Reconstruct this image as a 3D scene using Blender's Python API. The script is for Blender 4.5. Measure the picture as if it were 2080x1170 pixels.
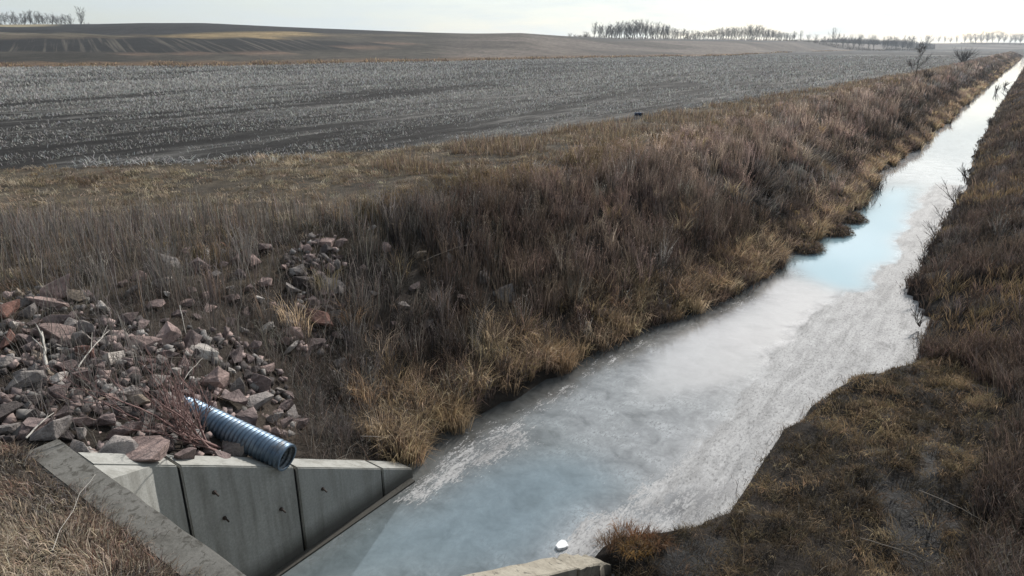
import bpy, bmesh, math, random
import numpy as np
from mathutils import Vector, Matrix, noise as mnoise

random.seed(7); rng = np.random.default_rng(7)
scene = bpy.context.scene
for o in list(bpy.data.objects): bpy.data.objects.remove(o)

# ------------------------------------------------------------------ camera
W, HH, F = 2080, 1170, 1387.0
HOR, VPX, H = 93.0, 2105.0, 8.5            # horizon row, ditch vanishing column, eye height over the ice
P = math.atan((585 - HOR) / F)
YAW = math.atan((VPX - 1040) / (F * math.cos(P) + (585 - HOR) * math.sin(P)))
cp, sp, cy, sy = math.cos(P), math.sin(P), math.cos(YAW), math.sin(YAW)
cam = bpy.data.cameras.new('camera'); co = bpy.data.objects.new('camera', cam)
scene.collection.objects.link(co)
cam.sensor_width = 36; cam.lens = F / W * 36; cam.clip_start = 0.1; cam.clip_end = 6000
co.location = (0, 0, H); co.rotation_euler = (math.pi / 2 - P, 0, YAW)
scene.camera = co
scene.render.resolution_x, scene.render.resolution_y = 1024, 576

# ------------------------------------------------------------------ light
SUN_AZ, SUN_EL, SUN_STR = math.radians(-3), math.radians(32), 4.8      # azimuth clockwise from +Y (the ditch axis)
SKY_STR = 0.12
EXPOSURE = 0.14
sun = bpy.data.lights.new('sun', 'SUN'); so = bpy.data.objects.new('sun', sun); scene.collection.objects.link(so)
sun.energy = SUN_STR; sun.angle = math.radians(1.2); sun.color = (1.0, 0.955, 0.90)
sd = Vector((math.sin(SUN_AZ) * math.cos(SUN_EL), math.cos(SUN_AZ) * math.cos(SUN_EL), math.sin(SUN_EL)))
so.rotation_euler = sd.to_track_quat('Z', 'Y').to_euler(); so.location = (0, 0, 80)
world = bpy.data.worlds.new('World'); scene.world = world; world.use_nodes = True
nt = world.node_tree; nt.nodes.clear()
def N(nt, t, **kw):
    n = nt.nodes.new(t)
    for k, v in kw.items(): setattr(n, k, v)
    return n
out = N(nt, 'ShaderNodeOutputWorld'); bg = N(nt, 'ShaderNodeBackground'); bg.inputs[1].default_value = SKY_STR
sky = N(nt, 'ShaderNodeTexSky', sky_type='NISHITA'); sky.sun_disc = False
sky.sun_elevation = SUN_EL; sky.sun_rotation = SUN_AZ; sky.altitude = 400; sky.dust_density = 1.5
tc = N(nt, 'ShaderNodeTexCoord'); sep = N(nt, 'ShaderNodeSeparateXYZ'); nt.links.new(tc.outputs['Generated'], sep.inputs[0])
zz = N(nt, 'ShaderNodeMath', operation='ADD'); zz.inputs[1].default_value = 0.14
zm = N(nt, 'ShaderNodeMath', operation='MAXIMUM'); zm.inputs[1].default_value = 0.0
nt.links.new(sep.outputs[2], zm.inputs[0]); nt.links.new(zm.outputs[0], zz.inputs[0])
dx = N(nt, 'ShaderNodeMath', operation='DIVIDE'); dy = N(nt, 'ShaderNodeMath', operation='DIVIDE')
nt.links.new(sep.outputs[0], dx.inputs[0]); nt.links.new(zz.outputs[0], dx.inputs[1])
nt.links.new(sep.outputs[1], dy.inputs[0]); nt.links.new(zz.outputs[0], dy.inputs[1])
cmb = N(nt, 'ShaderNodeCombineXYZ'); nt.links.new(dx.outputs[0], cmb.inputs[0]); nt.links.new(dy.outputs[0], cmb.inputs[1])
cn = N(nt, 'ShaderNodeTexNoise'); cn.inputs['Scale'].default_value = 0.9; cn.inputs['Detail'].default_value = 7; cn.inputs['Roughness'].default_value = 0.55
nt.links.new(cmb.outputs[0], cn.inputs['Vector'])
cr = N(nt, 'ShaderNodeMapRange'); cr.inputs[1].default_value = 0.36; cr.inputs[2].default_value = 0.62
cr.inputs[3].default_value = 0.12; cr.inputs[4].default_value = 0.9
nt.links.new(cn.outputs[0], cr.inputs[0])
dt = N(nt, 'ShaderNodeVectorMath', operation='DOT_PRODUCT'); dt.inputs[1].default_value = tuple(sd)
nt.links.new(tc.outputs['Generated'], dt.inputs[0])
gl = N(nt, 'ShaderNodeMapRange'); gl.inputs[1].default_value = -.2; gl.inputs[2].default_value = 1.0; gl.inputs[3].default_value = 4.2; gl.inputs[4].default_value = 7.3
nt.links.new(dt.outputs['Value'], gl.inputs[0])
ccol = N(nt, 'ShaderNodeMixRGB', blend_type='MULTIPLY'); ccol.inputs[0].default_value = 1; ccol.inputs[1].default_value = (.90, .98, 1.0, 1); nt.links.new(gl.outputs[0], ccol.inputs[2])
cmix = N(nt, 'ShaderNodeMixRGB'); nt.links.new(ccol.outputs[0], cmix.inputs[2])
hzn = N(nt, 'ShaderNodeMapRange', interpolation_type='SMOOTHSTEP'); hzn.inputs[1].default_value = .02; hzn.inputs[2].default_value = .30   # thin cloud closes up towards the horizon
hzn.inputs[3].default_value = .62; hzn.inputs[4].default_value = 0.0; nt.links.new(sep.outputs[2], hzn.inputs[0])
cov = N(nt, 'ShaderNodeMapRange'); cov.inputs[1].default_value = 0; cov.inputs[2].default_value = 1; cov.inputs[4].default_value = .95
nt.links.new(hzn.outputs[0], cov.inputs[0]); nt.links.new(cr.outputs[0], cov.inputs[3])
nt.links.new(cov.outputs[0], cmix.inputs[0]); nt.links.new(sky.outputs[0], cmix.inputs[1])
nt.links.new(cmix.outputs[0], bg.inputs[0]); nt.links.new(bg.outputs[0], out.inputs[0])
vs = scene.view_settings; vs.view_transform = 'Standard'; vs.look = 'None'; vs.exposure = EXPOSURE; vs.gamma = 1

# ------------------------------------------------------------------ helpers
def ray(px, py):
    x, y, z = px - 1040, 585 - py, F
    fw, up = z * cp + y * sp, y * cp - z * sp
    d = np.array([-sy * fw + cy * x, cy * fw + sy * x, up]); return d / np.linalg.norm(d)
def at(px, py, z=0.0):
    d = ray(px, py); return np.array([0, 0, H]) + (z - H) / d[2] * d
def at_x(px, py, x):
    d = ray(px, py); return np.array([0, 0, H]) + x / d[0] * d
def proj(x, y, z):
    z = z - H; fw = -sy * x + cy * y; r = cy * x + sy * y
    zc = fw * cp - z * sp; yc = fw * sp + z * cp
    zc = np.where(zc > 0.05, zc, 0.05)
    return 1040 + F * r / zc, 585 - F * yc / zc
def depth_for(py, e):                           # forward distance at which height e (over the eye) shows on row py
    k = (585 - py) / F; return e * (cp + k * sp) / (k * cp - sp)
def hash2(ix, iy, seed):
    h = (ix.astype(np.int64) * 374761393 + iy.astype(np.int64) * 668265263 + seed * 982451653) & 0xffffffff
    h = ((h ^ (h >> 13)) * 1274126177) & 0xffffffff
    return ((h ^ (h >> 16)) & 0xffff) / 65535.0
def vn(x, y, s, seed=0):
    x = np.asarray(x, float) / s; y = np.asarray(y, float) / s
    ix, iy = np.floor(x), np.floor(y); fx, fy = x - ix, y - iy
    fx = fx * fx * (3 - 2 * fx); fy = fy * fy * (3 - 2 * fy)
    a, b = hash2(ix, iy, seed), hash2(ix + 1, iy, seed); c, d = hash2(ix, iy + 1, seed), hash2(ix + 1, iy + 1, seed)
    return (a * (1 - fx) + b * fx) * (1 - fy) + (c * (1 - fx) + d * fx) * fy
def fbm(x, y, s, seed=0, o=4):
    t = 0; w = 0
    for i in range(o):
        t = t + vn(x, y, s / 2 ** i, seed + i * 17) * 0.5 ** i; w += 0.5 ** i
    return t / w
def sstep(a, b, x):
    t = np.clip((x - a) / (b - a), 0, 1); return t * t * (3 - 2 * t)
def inpoly(px, py, poly):
    r = np.zeros(np.shape(px), bool); n = len(poly)
    for i in range(n):
        (x0, y0), (x1, y1) = poly[i], poly[(i + 1) % n]
        if y0 == y1: continue
        c = ((y0 > py) != (y1 > py)) & (px < (x1 - x0) * (py - y0) / (y1 - y0) + x0)
        r ^= c
    return r

# ------------------------------------------------------------------ terrain
LE = [(560,1165),(830,975),(870,900),(1000,830),(1150,770),(1300,690),(1480,600),(1620,515),(1740,430),(1780,360),(1880,290),(1950,220),(2000,180),(2040,145),(2070,122)]
RE = [(1230,1105),(1380,1085),(1460,1050),(1500,1000),(1600,880),(1715,785),(1850,740),(1870,650),(1850,590),(1890,500),(1950,400),(1975,330),(2010,250),(2040,200),(2060,170),(2080,138)]
le = np.array([at(*p)[:2] for p in LE]); re_ = np.array([at(*p)[:2] for p in RE])
def xl(y):
    b = np.interp(y, le[:, 1], le[:, 0])
    return np.where(y > 9.0, b + (fbm(y, y * 0 + 3, 3.0, 5, 3) - .5) * 1.3 * np.clip((y - 9) / 4, 0, 1), b)
def xr(y):
    b = np.interp(y, re_[:, 1], re_[:, 0])
    return np.where(y > 9.5, b + ((fbm(y, y * 0 + 9, 1.3, 8, 4) - .5) * .8 + (fbm(y, y * 0 + 2, .6, 18, 2) - .5) * .35) * np.clip((y - 9.5) / 3, 0, 1), b)
WX, WB = -8.77, -9.24          # left wing wall face and back
RX, RB = -4.50, -4.08          # right wing wall face and back
WEND = 8.62
def walltop(y): return np.clip(0.567 * (8.95 - y) + 0.0, 0.05, 3.6)
FIELD_Z = 3.5
SKU = [-300, 0, 190, 300, 420, 600, 850, 960, 1060, 1150, 1250, 1400, 1600, 1760, 1900, 2100, 2600]
SKV = [55, 52, 51, 50, 50, 57, 66, 69, 68, 75, 79, 80, 83, 89, 88, 87, 87]
FRU = [-300, 0, 400, 700, 1000, 1060, 1250, 1600, 1760, 1900, 2100, 2600]
FRV = [520, 520, 500, 480, 520, 480, 600, 760, 1100, 1400, 1500, 1500]
STU = [-300, 0, 500, 1000, 1500, 1760, 1900, 2600]
STP = [139, 137, 134, 123, 113, 102.5, 100, 99.5]
STV = [depth_for(p, FIELD_Z - H) for p in STP]
def azim(x, y):
    fw = -sy * x + cy * y; r = cy * x + sy * y
    f2 = np.where(fw > 1, fw, 1); return np.clip(1040 + F / cp * r / f2, -300, 2600), fw
def hill(x, y):
    u, fw = azim(x, y)
    fs, fr, sk = np.interp(u, STU, STV), np.interp(u, FRU, FRV), np.interp(u, SKU, SKV)
    k = (585 - sk) / F; e = fr * (k * cp - sp) / (cp + k * sp); zr = H + e - FIELD_Z
    t = np.clip((fw - fs) / (fr - fs), 0, 1)
    z = zr * np.sin(t * math.pi / 2) ** 1.25
    z = z + np.where(t > 0.02, (fbm(x, y, 90, 31, 2) - .5) * 2.4 * np.sin(t * math.pi), 0)
    z = z - np.maximum(fw - fr, 0) * 0.012
    return np.where(fw > 5, z, 0)
def gz(x, y, rough=True):
    x = np.asarray(x, float); y = np.asarray(y, float)
    hl = hill(x, y)
    lx, rx = np.where(y < WEND, WB, xl(y)), np.where(y < WEND, RB, xr(y))
    # left bank
    s = lx - x
    b = np.where(y < WEND, walltop(y) - 0.16, 0.02) * sstep(WEND + .6, WEND - .3, y) + 0.02
    steep = 0.52 + 0.05 * (fbm(x, y, 9, 77, 2) - .5)
    zl = b + steep * s
    top = FIELD_Z + 0.15 * sstep(5, 9, s) * sstep(14, 9, s)
    zl = np.where(zl > top - 0.8, top - 0.8 * np.exp(-(zl - top + 0.8) / 0.8), zl)
    # right bank: a low muddy bench first, then the slope
    s2 = x - rx
    bench = sstep(24, 17, y) * sstep(4, 8, y)
    zr_ = np.where(y < WEND, (walltop(y) - 0.25) * sstep(WEND + .1, WEND - 2.5, y), 0.0) * 0.8 + 0.06
    run = np.maximum(s2 - 3.6 * bench, 0)
    zr_ = zr_ + 0.10 * np.minimum(s2, 3.6) * bench + 0.50 * run + 0.10 * sstep(0, .25, s2)
    zr_ = np.where(zr_ > 2.7, 3.5 - 0.8 * np.exp(-(zr_ - 2.7) / 0.8), zr_)
    z = np.where(s > 0, zl, np.where(s2 > 0, zr_, -0.7))
    if rough:
        a = np.where(s > 0, sstep(0, .8, s), sstep(0, .5, s2))
        z = z + np.where((s > 0) | (s2 > 0), a * ((fbm(x, y, 1.6, 3, 3) - .5) * 0.34 + (fbm(x, y, .5, 4, 2) - .5) * .10) * np.where(s > 9, .35, 1), 0)
        # lumps of matted vegetation on the bench
        z = z + np.where(s2 > 0, sstep(0, .5, s2) * bench * sstep(5, 3, s2) * (0.55 * fbm(x, y, 1.0, 9, 3) - .12), 0)
    # road embankment behind the headwall
    em = 3.34 + 0.46 * (2.6 - y); em = np.minimum(em, 5.4)
    if rough: em = em + (fbm(x, y, .8, 41, 3) - .5) * .16
    emm = y < 2.62
    z = np.where(emm, np.maximum(z, em), z)
    left_em = (~emm) & (x < -9.6)
    z = np.where(left_em, np.maximum(z, em), z)
    return z + hl
def hit(px, py, tmin=4.0, tmax=2500.0):
    d = ray(px, py); t = np.geomspace(tmin, tmax, 5000)
    p = d[None] * t[:, None] + np.array([0, 0, H])
    below = p[:, 2] < np.maximum(gz(p[:, 0], p[:, 1], False), 0.0)
    i = int(np.argmax(below)) if below.any() else len(t) - 1
    return p[i]

# ------------------------------------------------------------------ object helpers
COL = scene.collection
def mk(name, me, mat=None, parent=None, label=None, cat=None, group=None, kind=None, loc=None, rot=None):
    o = bpy.data.objects.new(name, me); COL.objects.link(o)
    if mat is not None and me is not None and len(me.materials) == 0: me.materials.append(mat)
    if parent is not None: o.parent = parent
    if label: o['label'] = label
    if cat: o['category'] = cat
    if group: o['group'] = group
    if kind: o['kind'] = kind
    if loc is not None: o.location = loc
    if rot is not None: o.rotation_euler = rot
    return o
def npmesh(name, v, f, col=None, smooth=False, extra=None):
    """v (n,3), f (m,k) with a constant k"""
    me = bpy.data.meshes.new(name); n, m, k = len(v), len(f), f.shape[1]
    me.vertices.add(n); me.vertices.foreach_set('co', np.ascontiguousarray(v, np.float32).ravel())
    me.loops.add(m * k); me.loops.foreach_set('vertex_index', np.ascontiguousarray(f, np.int32).ravel())
    me.polygons.add(m); me.polygons.foreach_set('loop_start', np.arange(0, m * k, k, dtype=np.int32))
    try: me.polygons.foreach_set('loop_total', np.full(m, k, np.int32))
    except Exception: pass
    if smooth: me.polygons.foreach_set('use_smooth', np.ones(m, bool))
    if col is not None:
        a = me.attributes.new('Col', 'FLOAT_COLOR', 'POINT')
        c = np.ones((n, 4), np.float32); c[:, :3] = col; a.data.foreach_set('color', c.ravel())
    for nm, arr in (extra or {}).items():
        a = me.attributes.new(nm, 'FLOAT', 'POINT'); a.data.foreach_set('value', np.ascontiguousarray(arr, np.float32).ravel())
    me.update(calc_edges=True); me.validate()
    return me
def bmesh_obj(name, bm, mat, parent=None, **kw):
    me = bpy.data.meshes.new(name); bmesh.ops.recalc_face_normals(bm, faces=bm.faces); bm.to_mesh(me); bm.free()
    return mk(name, me, mat, parent, **kw)

# ------------------------------------------------------------------ materials
def mat(name):
    m = bpy.data.materials.new(name); m.use_nodes = True; t = m.node_tree; t.nodes.clear()
    o = N(t, 'ShaderNodeOutputMaterial'); return m, t, o
def L(t, a, b): t.links.new(a, b)
def noise(t, scale, detail=4, rough=.55, vec=None, dist=0):
    n = N(t, 'ShaderNodeTexNoise'); n.inputs['Scale'].default_value = scale; n.inputs['Detail'].default_value = detail
    n.inputs['Roughness'].default_value = rough; n.inputs['Distortion'].default_value = dist
    if vec is not None: L(t, vec, n.inputs['Vector'])
    return n.outputs[0]
def ramp(t, fac, stops):
    r = N(t, 'ShaderNodeValToRGB'); e = r.color_ramp.elements
    while len(e) < len(stops): e.new(0.5)
    for i, (p, c) in enumerate(stops):
        e[i].position = p; e[i].color = (*c, 1) if not np.isscalar(c) else (c, c, c, 1)
    L(t, fac, r.inputs[0]); return r.outputs[0]
def mix(t, fac, a, b, mode='MIX'):
    m = N(t, 'ShaderNodeMixRGB', blend_type=mode)
    for i, v in ((0, fac), (1, a), (2, b)):
        if hasattr(v, 'is_linked'): L(t, v, m.inputs[i])
        elif i == 0: m.inputs[0].default_value = v
        else: m.inputs[i].default_value = (*v, 1)
    return m.outputs[0]
def math_(t, op, a, b=None):
    m = N(t, 'ShaderNodeMath', operation=op)
    for i, v in ((0, a), (1, b)):
        if v is None: continue
        if hasattr(v, 'is_linked'): L(t, v, m.inputs[i])
        else: m.inputs[i].default_value = v
    return m.outputs[0]
def attr(t, name):
    a = N(t, 'ShaderNodeAttribute'); a.attribute_name = name; return a
def bump(t, h, strength, dist):
    b = N(t, 'ShaderNodeBump'); b.inputs['Strength'].default_value = strength; b.inputs['Distance'].default_value = dist
    L(t, h, b.inputs['Height']); return b.outputs[0]
def princ(t, o, rough=.9, spec=.2):
    p = N(t, 'ShaderNodeBsdfPrincipled'); p.inputs['Roughness'].default_value = rough
    p.inputs['Specular IOR Level'].default_value = spec; L(t, p.outputs[0], o.inputs[0]); return p
def objco(t): return N(t, 'ShaderNodeTexCoord').outputs['Object']
def mapping(t, vec, scale, rot=0):
    m = N(t, 'ShaderNodeMapping'); m.inputs['Scale'].default_value = scale; m.inputs['Rotation'].default_value = (0, 0, rot)
    L(t, vec, m.inputs[0]); return m.outputs[0]

# ground
M_ground, t, o = mat('ground_soil'); p = princ(t, o, .95, .15)
oc = objco(t); c = attr(t, 'Col').outputs['Color']; fld = attr(t, 'field').outputs['Fac']; hr = attr(t, 'hillrow').outputs['Fac']; mud_ = N(t, 'ShaderNodeMapRange'); mud_.inputs[1].default_value = .42; mud_.inputs[2].default_value = .56
L(t, math_(t, 'ADD', attr(t, 'mud').outputs['Fac'], math_(t, 'MULTIPLY', math_(t, 'SUBTRACT', noise(t, 3.5, 7, .7, oc), .5), 1.3)), mud_.inputs[0]); mud = mud_.outputs[0]
d1 = noise(t, 3.0, 6, .65, oc); d2 = noise(t, .06, 4, .6, oc); d3 = noise(t, 14, 4, .7, oc)
base = mix(t, 1.0, c, ramp(t, d1, [(.25, .45), (.75, 1.5)]), 'MULTIPLY')
base = mix(t, 1.0, base, ramp(t, d2, [(.3, .72), (.7, 1.25)]), 'MULTIPLY')
base = mix(t, 1.0, base, ramp(t, noise(t, 1.0, 9, .78, mapping(t, oc, (.55, .2, .5), .3)), [(.36, .5), (.64, 1.55)]), 'MULTIPLY')
rows = noise(t, 1.0, 8, .78, mapping(t, oc, (.62, .10, 1), .07), .15)
rows2 = attr(t, 'tone').outputs['Fac']
rw = math_(t, 'ADD', math_(t, 'MULTIPLY', rows, .78), math_(t, 'MULTIPLY', rows2, .28))
fcol = ramp(t, rw, [(.47, (.012, .0105, .0095)), (.55, (.030, .028, .026)), (.66, (.13, .124, .115))])
base = mix(t, fld, base, fcol)
hrw = noise(t, 1.0, 3, .6, mapping(t, mapping(t, oc, (1, 1, 1), -YAW - .545), (.5, .008, .0)), .15)
base = mix(t, math_(t, 'MULTIPLY', hr, ramp(t, hrw, [(.50, 0.0), (.64, .8)])), base, (.10, .088, .07))
mcol = ramp(t, d3, [(.35, (.006, .0056, .0056)), (.60, (.015, .0145, .0145)), (.74, (.06, .06, .062))])
base = mix(t, mud, base, mcol)
L(t, base, p.inputs['Base Color']); L(t, math_(t, 'SUBTRACT', .97, math_(t, 'MULTIPLY', mud, .25)), p.inputs['Roughness'])
L(t, bump(t, math_(t, 'ADD', d1, d3), .7, .06), p.inputs['Normal'])

# foliage (dry stems and blades): colour is per blade
def foliage(name, trans=.35):
    m, t, o = mat(name); c = attr(t, 'Col').outputs['Color']
    d = N(t, 'ShaderNodeBsdfDiffuse'); tr = N(t, 'ShaderNodeBsdfTranslucent'); mx = N(t, 'ShaderNodeMixShader'); mx.inputs[0].default_value = trans
    L(t, c, d.inputs[0]); L(t, c, tr.inputs[0]); L(t, d.outputs[0], mx.inputs[1]); L(t, tr.outputs[0], mx.inputs[2]); L(t, mx.outputs[0], o.inputs[0]); return m
M_fol = foliage('dry_blades', .38); M_stub = foliage('stubble_straw', .2)

# concrete
def concrete(name, c0, c1, stain, moss=0.0):
    m, t, o = mat(name); p = princ(t, o, .88, .25); oc = N(t, 'ShaderNodeNewGeometry').outputs['Position']
    n1 = noise(t, 1.4, 6, .6, oc); n2 = noise(t, 26, 5, .7, oc); n3 = noise(t, 1.0, 5, .6, mapping(t, oc, (5, 5, .5)))
    b = mix(t, n1, c0, c1); b = mix(t, math_(t, 'MULTIPLY', ramp(t, n3, [(.46, 0.0), (.68, 1.0)]), .6), b, stain)
    b = mix(t, 1.0, b, ramp(t, n2, [(.2, .72), (.8, 1.22)]), 'MULTIPLY')
    n4 = noise(t, 9, 5, .65, oc, .6)
    if moss: b = mix(t, ramp(t, n4, [(.60 - moss * .06, 0.0), (.66 - moss * .06, .75)]), b, (.05, .046, .038))
    # damp band just over the ice
    sz = N(t, 'ShaderNodeSeparateXYZ'); L(t, oc, sz.inputs[0])
    wet = N(t, 'ShaderNodeMapRange'); wet.inputs[1].default_value = .06; wet.inputs[2].default_value = .42; wet.inputs[3].default_value = .85; wet.inputs[4].default_value = 0
    L(t, math_(t, 'ADD', sz.outputs[2], math_(t, 'MULTIPLY', n1, -.22)), wet.inputs[0])
    b = mix(t, wet.outputs[0], b, (.05, .047, .04))
    L(t, b, p.inputs['Base Color']); L(t, bump(t, math_(t, 'ADD', n2, math_(t, 'MULTIPLY', n4, .7)), .35, .012), p.inputs['Normal']); return m
M_conc = concrete('concrete_wall', (.27, .268, .248), (.36, .357, .328), (.155, .148, .128))
M_conc_old = concrete('concrete_mossy', (.10, .096, .085), (.19, .182, .165), (.06, .056, .047), .9)
M_conc_tan = concrete('concrete_tan', (.23, .205, .16), (.34, .315, .26), (.15, .13, .10), .3)
M_joint, t, o = mat('joint_filler'); p = princ(t, o, .9, .1); L(t, ramp(t, noise(t, 30), [(.3, .010), (.7, .022)]), p.inputs['Base Color'])
M_iron, t, o = mat('rusty_iron'); p = princ(t, o, .7, .3); L(t, ramp(t, noise(t, 60), [(.3, (.015, .013, .012)), (.7, (.06, .04, .03))]), p.inputs['Base Color'])

# galvanised pipe
M_pipe, t, o = mat('galvanised_steel'); p = princ(t, o, .42, .5); p.inputs['Metallic'].default_value = .85
oc = objco(t); n1 = noise(t, 5, 4, .6, oc); n2 = noise(t, 40, 4, .7, oc)
L(t, mix(t, ramp(t, n1, [(.35, 0.0), (.7, 1.0)]), (.09, .135, .19), (.17, .22, .275)), p.inputs['Base Color'])  # blue of the reflected sky tinted into the steel colour
L(t, ramp(t, n2, [(.3, .34), (.7, .6)]), p.inputs['Roughness'])
lk = p.inputs['Base Color'].links[0].from_socket; dm = ramp(t, noise(t, 3.5, 7, .7, oc), [(.52, 0.0), (.66, .8)]); L(t, mix(t, dm, lk, (.07, .06, .05)), p.inputs['Base Color']); L(t, math_(t, 'SUBTRACT', .85, math_(t, 'MULTIPLY', dm, .6)), p.inputs['Metallic'])
M_pipe_in, t, o = mat('pipe_inside'); p = princ(t, o, .6, .4); p.inputs['Metallic'].default_value = .5
L(t, ramp(t, noise(t, 12), [(.3, (.10, .11, .12)), (.7, (.25, .27, .28))]), p.inputs['Base Color'])

# stone: the object colour tints it
M_rock, t, o = mat('quartzite'); p = princ(t, o, .85, .25)
oi = N(t, 'ShaderNodeObjectInfo'); oc = objco(t)
vadd = N(t, 'ShaderNodeVectorMath', operation='ADD'); L(t, oc, vadd.inputs[0])
cx = N(t, 'ShaderNodeCombineXYZ'); L(t, math_(t, 'MULTIPLY', oi.outputs['Random'], 50.0), cx.inputs[0]); L(t, cx.outputs[0], vadd.inputs[1])
vv = vadd.outputs[0]
n1 = noise(t, 2.2, 6, .62, vv, .5); n2 = noise(t, 11, 6, .7, vv); n3 = noise(t, 1.0, 4, .6, mapping(t, vv, (2, 2, 12)))
b = mix(t, 1.0, oi.outputs['Color'], ramp(t, n1, [(.28, (.45, .42, .42)), (.52, (1, .96, .95)), (.74, (1.5, 1.42, 1.36))]), 'MULTIPLY')
b = mix(t, math_(t, 'MULTIPLY', ramp(t, n2, [(.55, 0.0), (.7, 1.0)]), .5), b, (.05, .045, .04))
b = mix(t, math_(t, 'MULTIPLY', ramp(t, n3, [(.55, 0.0), (.72, 1.0)]), .18), b, (.34, .30, .27))
L(t, b, p.inputs['Base Color']); L(t, bump(t, math_(t, 'ADD', math_(t, 'MULTIPLY', n1, 1.6), math_(t, 'ADD', n2, n3)), .9, .05), p.inputs['Normal'])

# ice: clear wet ice and rough frosted ice, mixed by a mask that breaks up into specks
M_ice, t, o = mat('ditch_ice')
oc = objco(t); c = attr(t, 'Col').outputs['Color']; fr = attr(t, 'frost').outputs['Fac']
n0 = noise(t, 1.0, 10, .72, mapping(t, oc, (6.0, 1.7, 1), .10), .5); n6 = noise(t, 1.0, 4, .7, mapping(t, oc, (26, 12, 1), .1), .3)
n1 = noise(t, 1.0, 8, .74, mapping(t, oc, (19.0, 8.5, 1), .15), .6); n2 = noise(t, 42, 5, .75, oc); n3 = noise(t, 1.3, 6, .62, oc, .6)
n5 = noise(t, 1.0, 7, .7, mapping(t, oc, (2.6, .5, 1), .12), .5); n7 = noise(t, 5.5, 5, .7, oc, .8)
vo = N(t, 'ShaderNodeTexVoronoi'); vo.inputs['Scale'].default_value = 3.4; L(t, mapping(t, oc, (1.5, .9, 1), .3), vo.inputs['Vector'])
fm = N(t, 'ShaderNodeMapRange', interpolation_type='SMOOTHSTEP'); fm.inputs[1].default_value = .44; fm.inputs[2].default_value = .58
L(t, math_(t, 'ADD', fr, math_(t, 'ADD', math_(t, 'MULTIPLY', math_(t, 'SUBTRACT', n0, .5), 1.1), math_(t, 'MULTIPLY', math_(t, 'SUBTRACT', n6, .5), .7))), fm.inputs[0]); fm = fm.outputs[0]
rough_ = ramp(t, fr, [(.02, 0.0), (.2, 1.0)])
b = mix(t, rough_, c, mix(t, 1.0, c, ramp(t, n3, [(.32, .62), (.68, 1.28)]), 'MULTIPLY'))
b = mix(t, rough_, b, mix(t, 1.0, b, ramp(t, n7, [(.32, .82), (.66, 1.12)]), 'MULTIPLY'))
fl_ = math_(t, 'MULTIPLY', math_(t, 'MULTIPLY', ramp(t, n1, [(.50, 0.0), (.60, 1.0)]), ramp(t, n3, [(.46, 0.0), (.60, .75)])), ramp(t, fr, [(.06, 0.0), (.16, .55), (.3, 1.0)]))
b = mix(t, fl_, b, (.13, .133, .13))
sm_ = math_(t, 'MULTIPLY', ramp(t, n5, [(.54, 0.0), (.70, .35)]), ramp(t, fr, [(.05, 0.0), (.3, 1.0)]))
b = mix(t, sm_, b, (.15, .155, .155))
dots = math_(t, 'MULTIPLY', ramp(t, vo.outputs['Distance'], [(.03, 1.0), (.07, 0.0)]), ramp(t, n3, [(.52, 0.0), (.62, .8)]))
b = mix(t, dots, b, (.66, .68, .69))
p1 = N(t, 'ShaderNodeBsdfPrincipled'); p1.inputs['Roughness'].default_value = .05;  p1.inputs['IOR'].default_value = 1.5
p1.inputs['Metallic'].default_value = .30
L(t, b, p1.inputs['Base Color']); L(t, bump(t, n7, .004, .05), p1.inputs['Normal'])
fcol = ramp(t, n1, [(.36, (.17, .168, .166)), (.46, (.335, .331, .328)), (.60, (.42, .416, .41))])
fcol = mix(t, 1.0, fcol, ramp(t, n5, [(.36, .68), (.56, 1.05)]), 'MULTIPLY')
fcol = mix(t, 1.0, fcol, ramp(t, n3, [(.3, .86), (.7, 1.08)]), 'MULTIPLY')
p2 = N(t, 'ShaderNodeBsdfPrincipled'); p2.inputs['Roughness'].default_value = .75; p2.inputs['Specular IOR Level'].default_value = .15
L(t, fcol, p2.inputs['Base Color']); L(t, bump(t, math_(t, 'ADD', n1, math_(t, 'MULTIPLY', n2, .2)), .28, .04), p2.inputs['Normal'])
ms = N(t, 'ShaderNodeMixShader'); L(t, fm, ms.inputs[0]); L(t, p1.outputs[0], ms.inputs[1]); L(t, p2.outputs[0], ms.inputs[2]); L(t, ms.outputs[0], o.inputs[0])
M_floe, t, o = mat('white_ice'); p = princ(t, o, .4, .5); L(t, ramp(t, noise(t, 8), [(.3, .62), (.7, .84)]), p.inputs['Base Color'])

# wood
def bark(name, c0, c1):
    m, t, o = mat(name); p = princ(t, o, .9, .15)
    L(t, mix(t, noise(t, 4, 4), c0, c1), p.inputs['Base Color']); return m
M_bark = bark('tree_bark', (.06, .053, .047), (.13, .118, .105))
M_twig = bark('bare_twigs', (.085, .074, .067), (.14, .125, .115))
M_pink = bark('reddish_twigs', (.13, .075, .07), (.25, .17, .155))
M_darktwig = bark('dark_twigs', (.035, .025, .022), (.075, .055, .047))
M_stick = bark('bleached_wood', (.32, .30, .27), (.52, .49, .44))
M_stick2 = bark('weathered_stem', (.17, .15, .13), (.30, .26, .22))
M_stick3 = bark('reddish_stick', (.22, .11, .08), (.34, .20, .15))
M_blue, t, o = mat('blue_plastic'); p = princ(t, o, .45, .4); L(t, ramp(t, noise(t, 6), [(.3, (.012, .03, .065)), (.7, (.018, .045, .095))]), p.inputs['Base Color'])
M_pale, t, o = mat('pale_plastic'); p = princ(t, o, .5, .4); L(t, ramp(t, noise(t, 6), [(.3, .35), (.7, .5)]), p.inputs['Base Color'])

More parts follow.
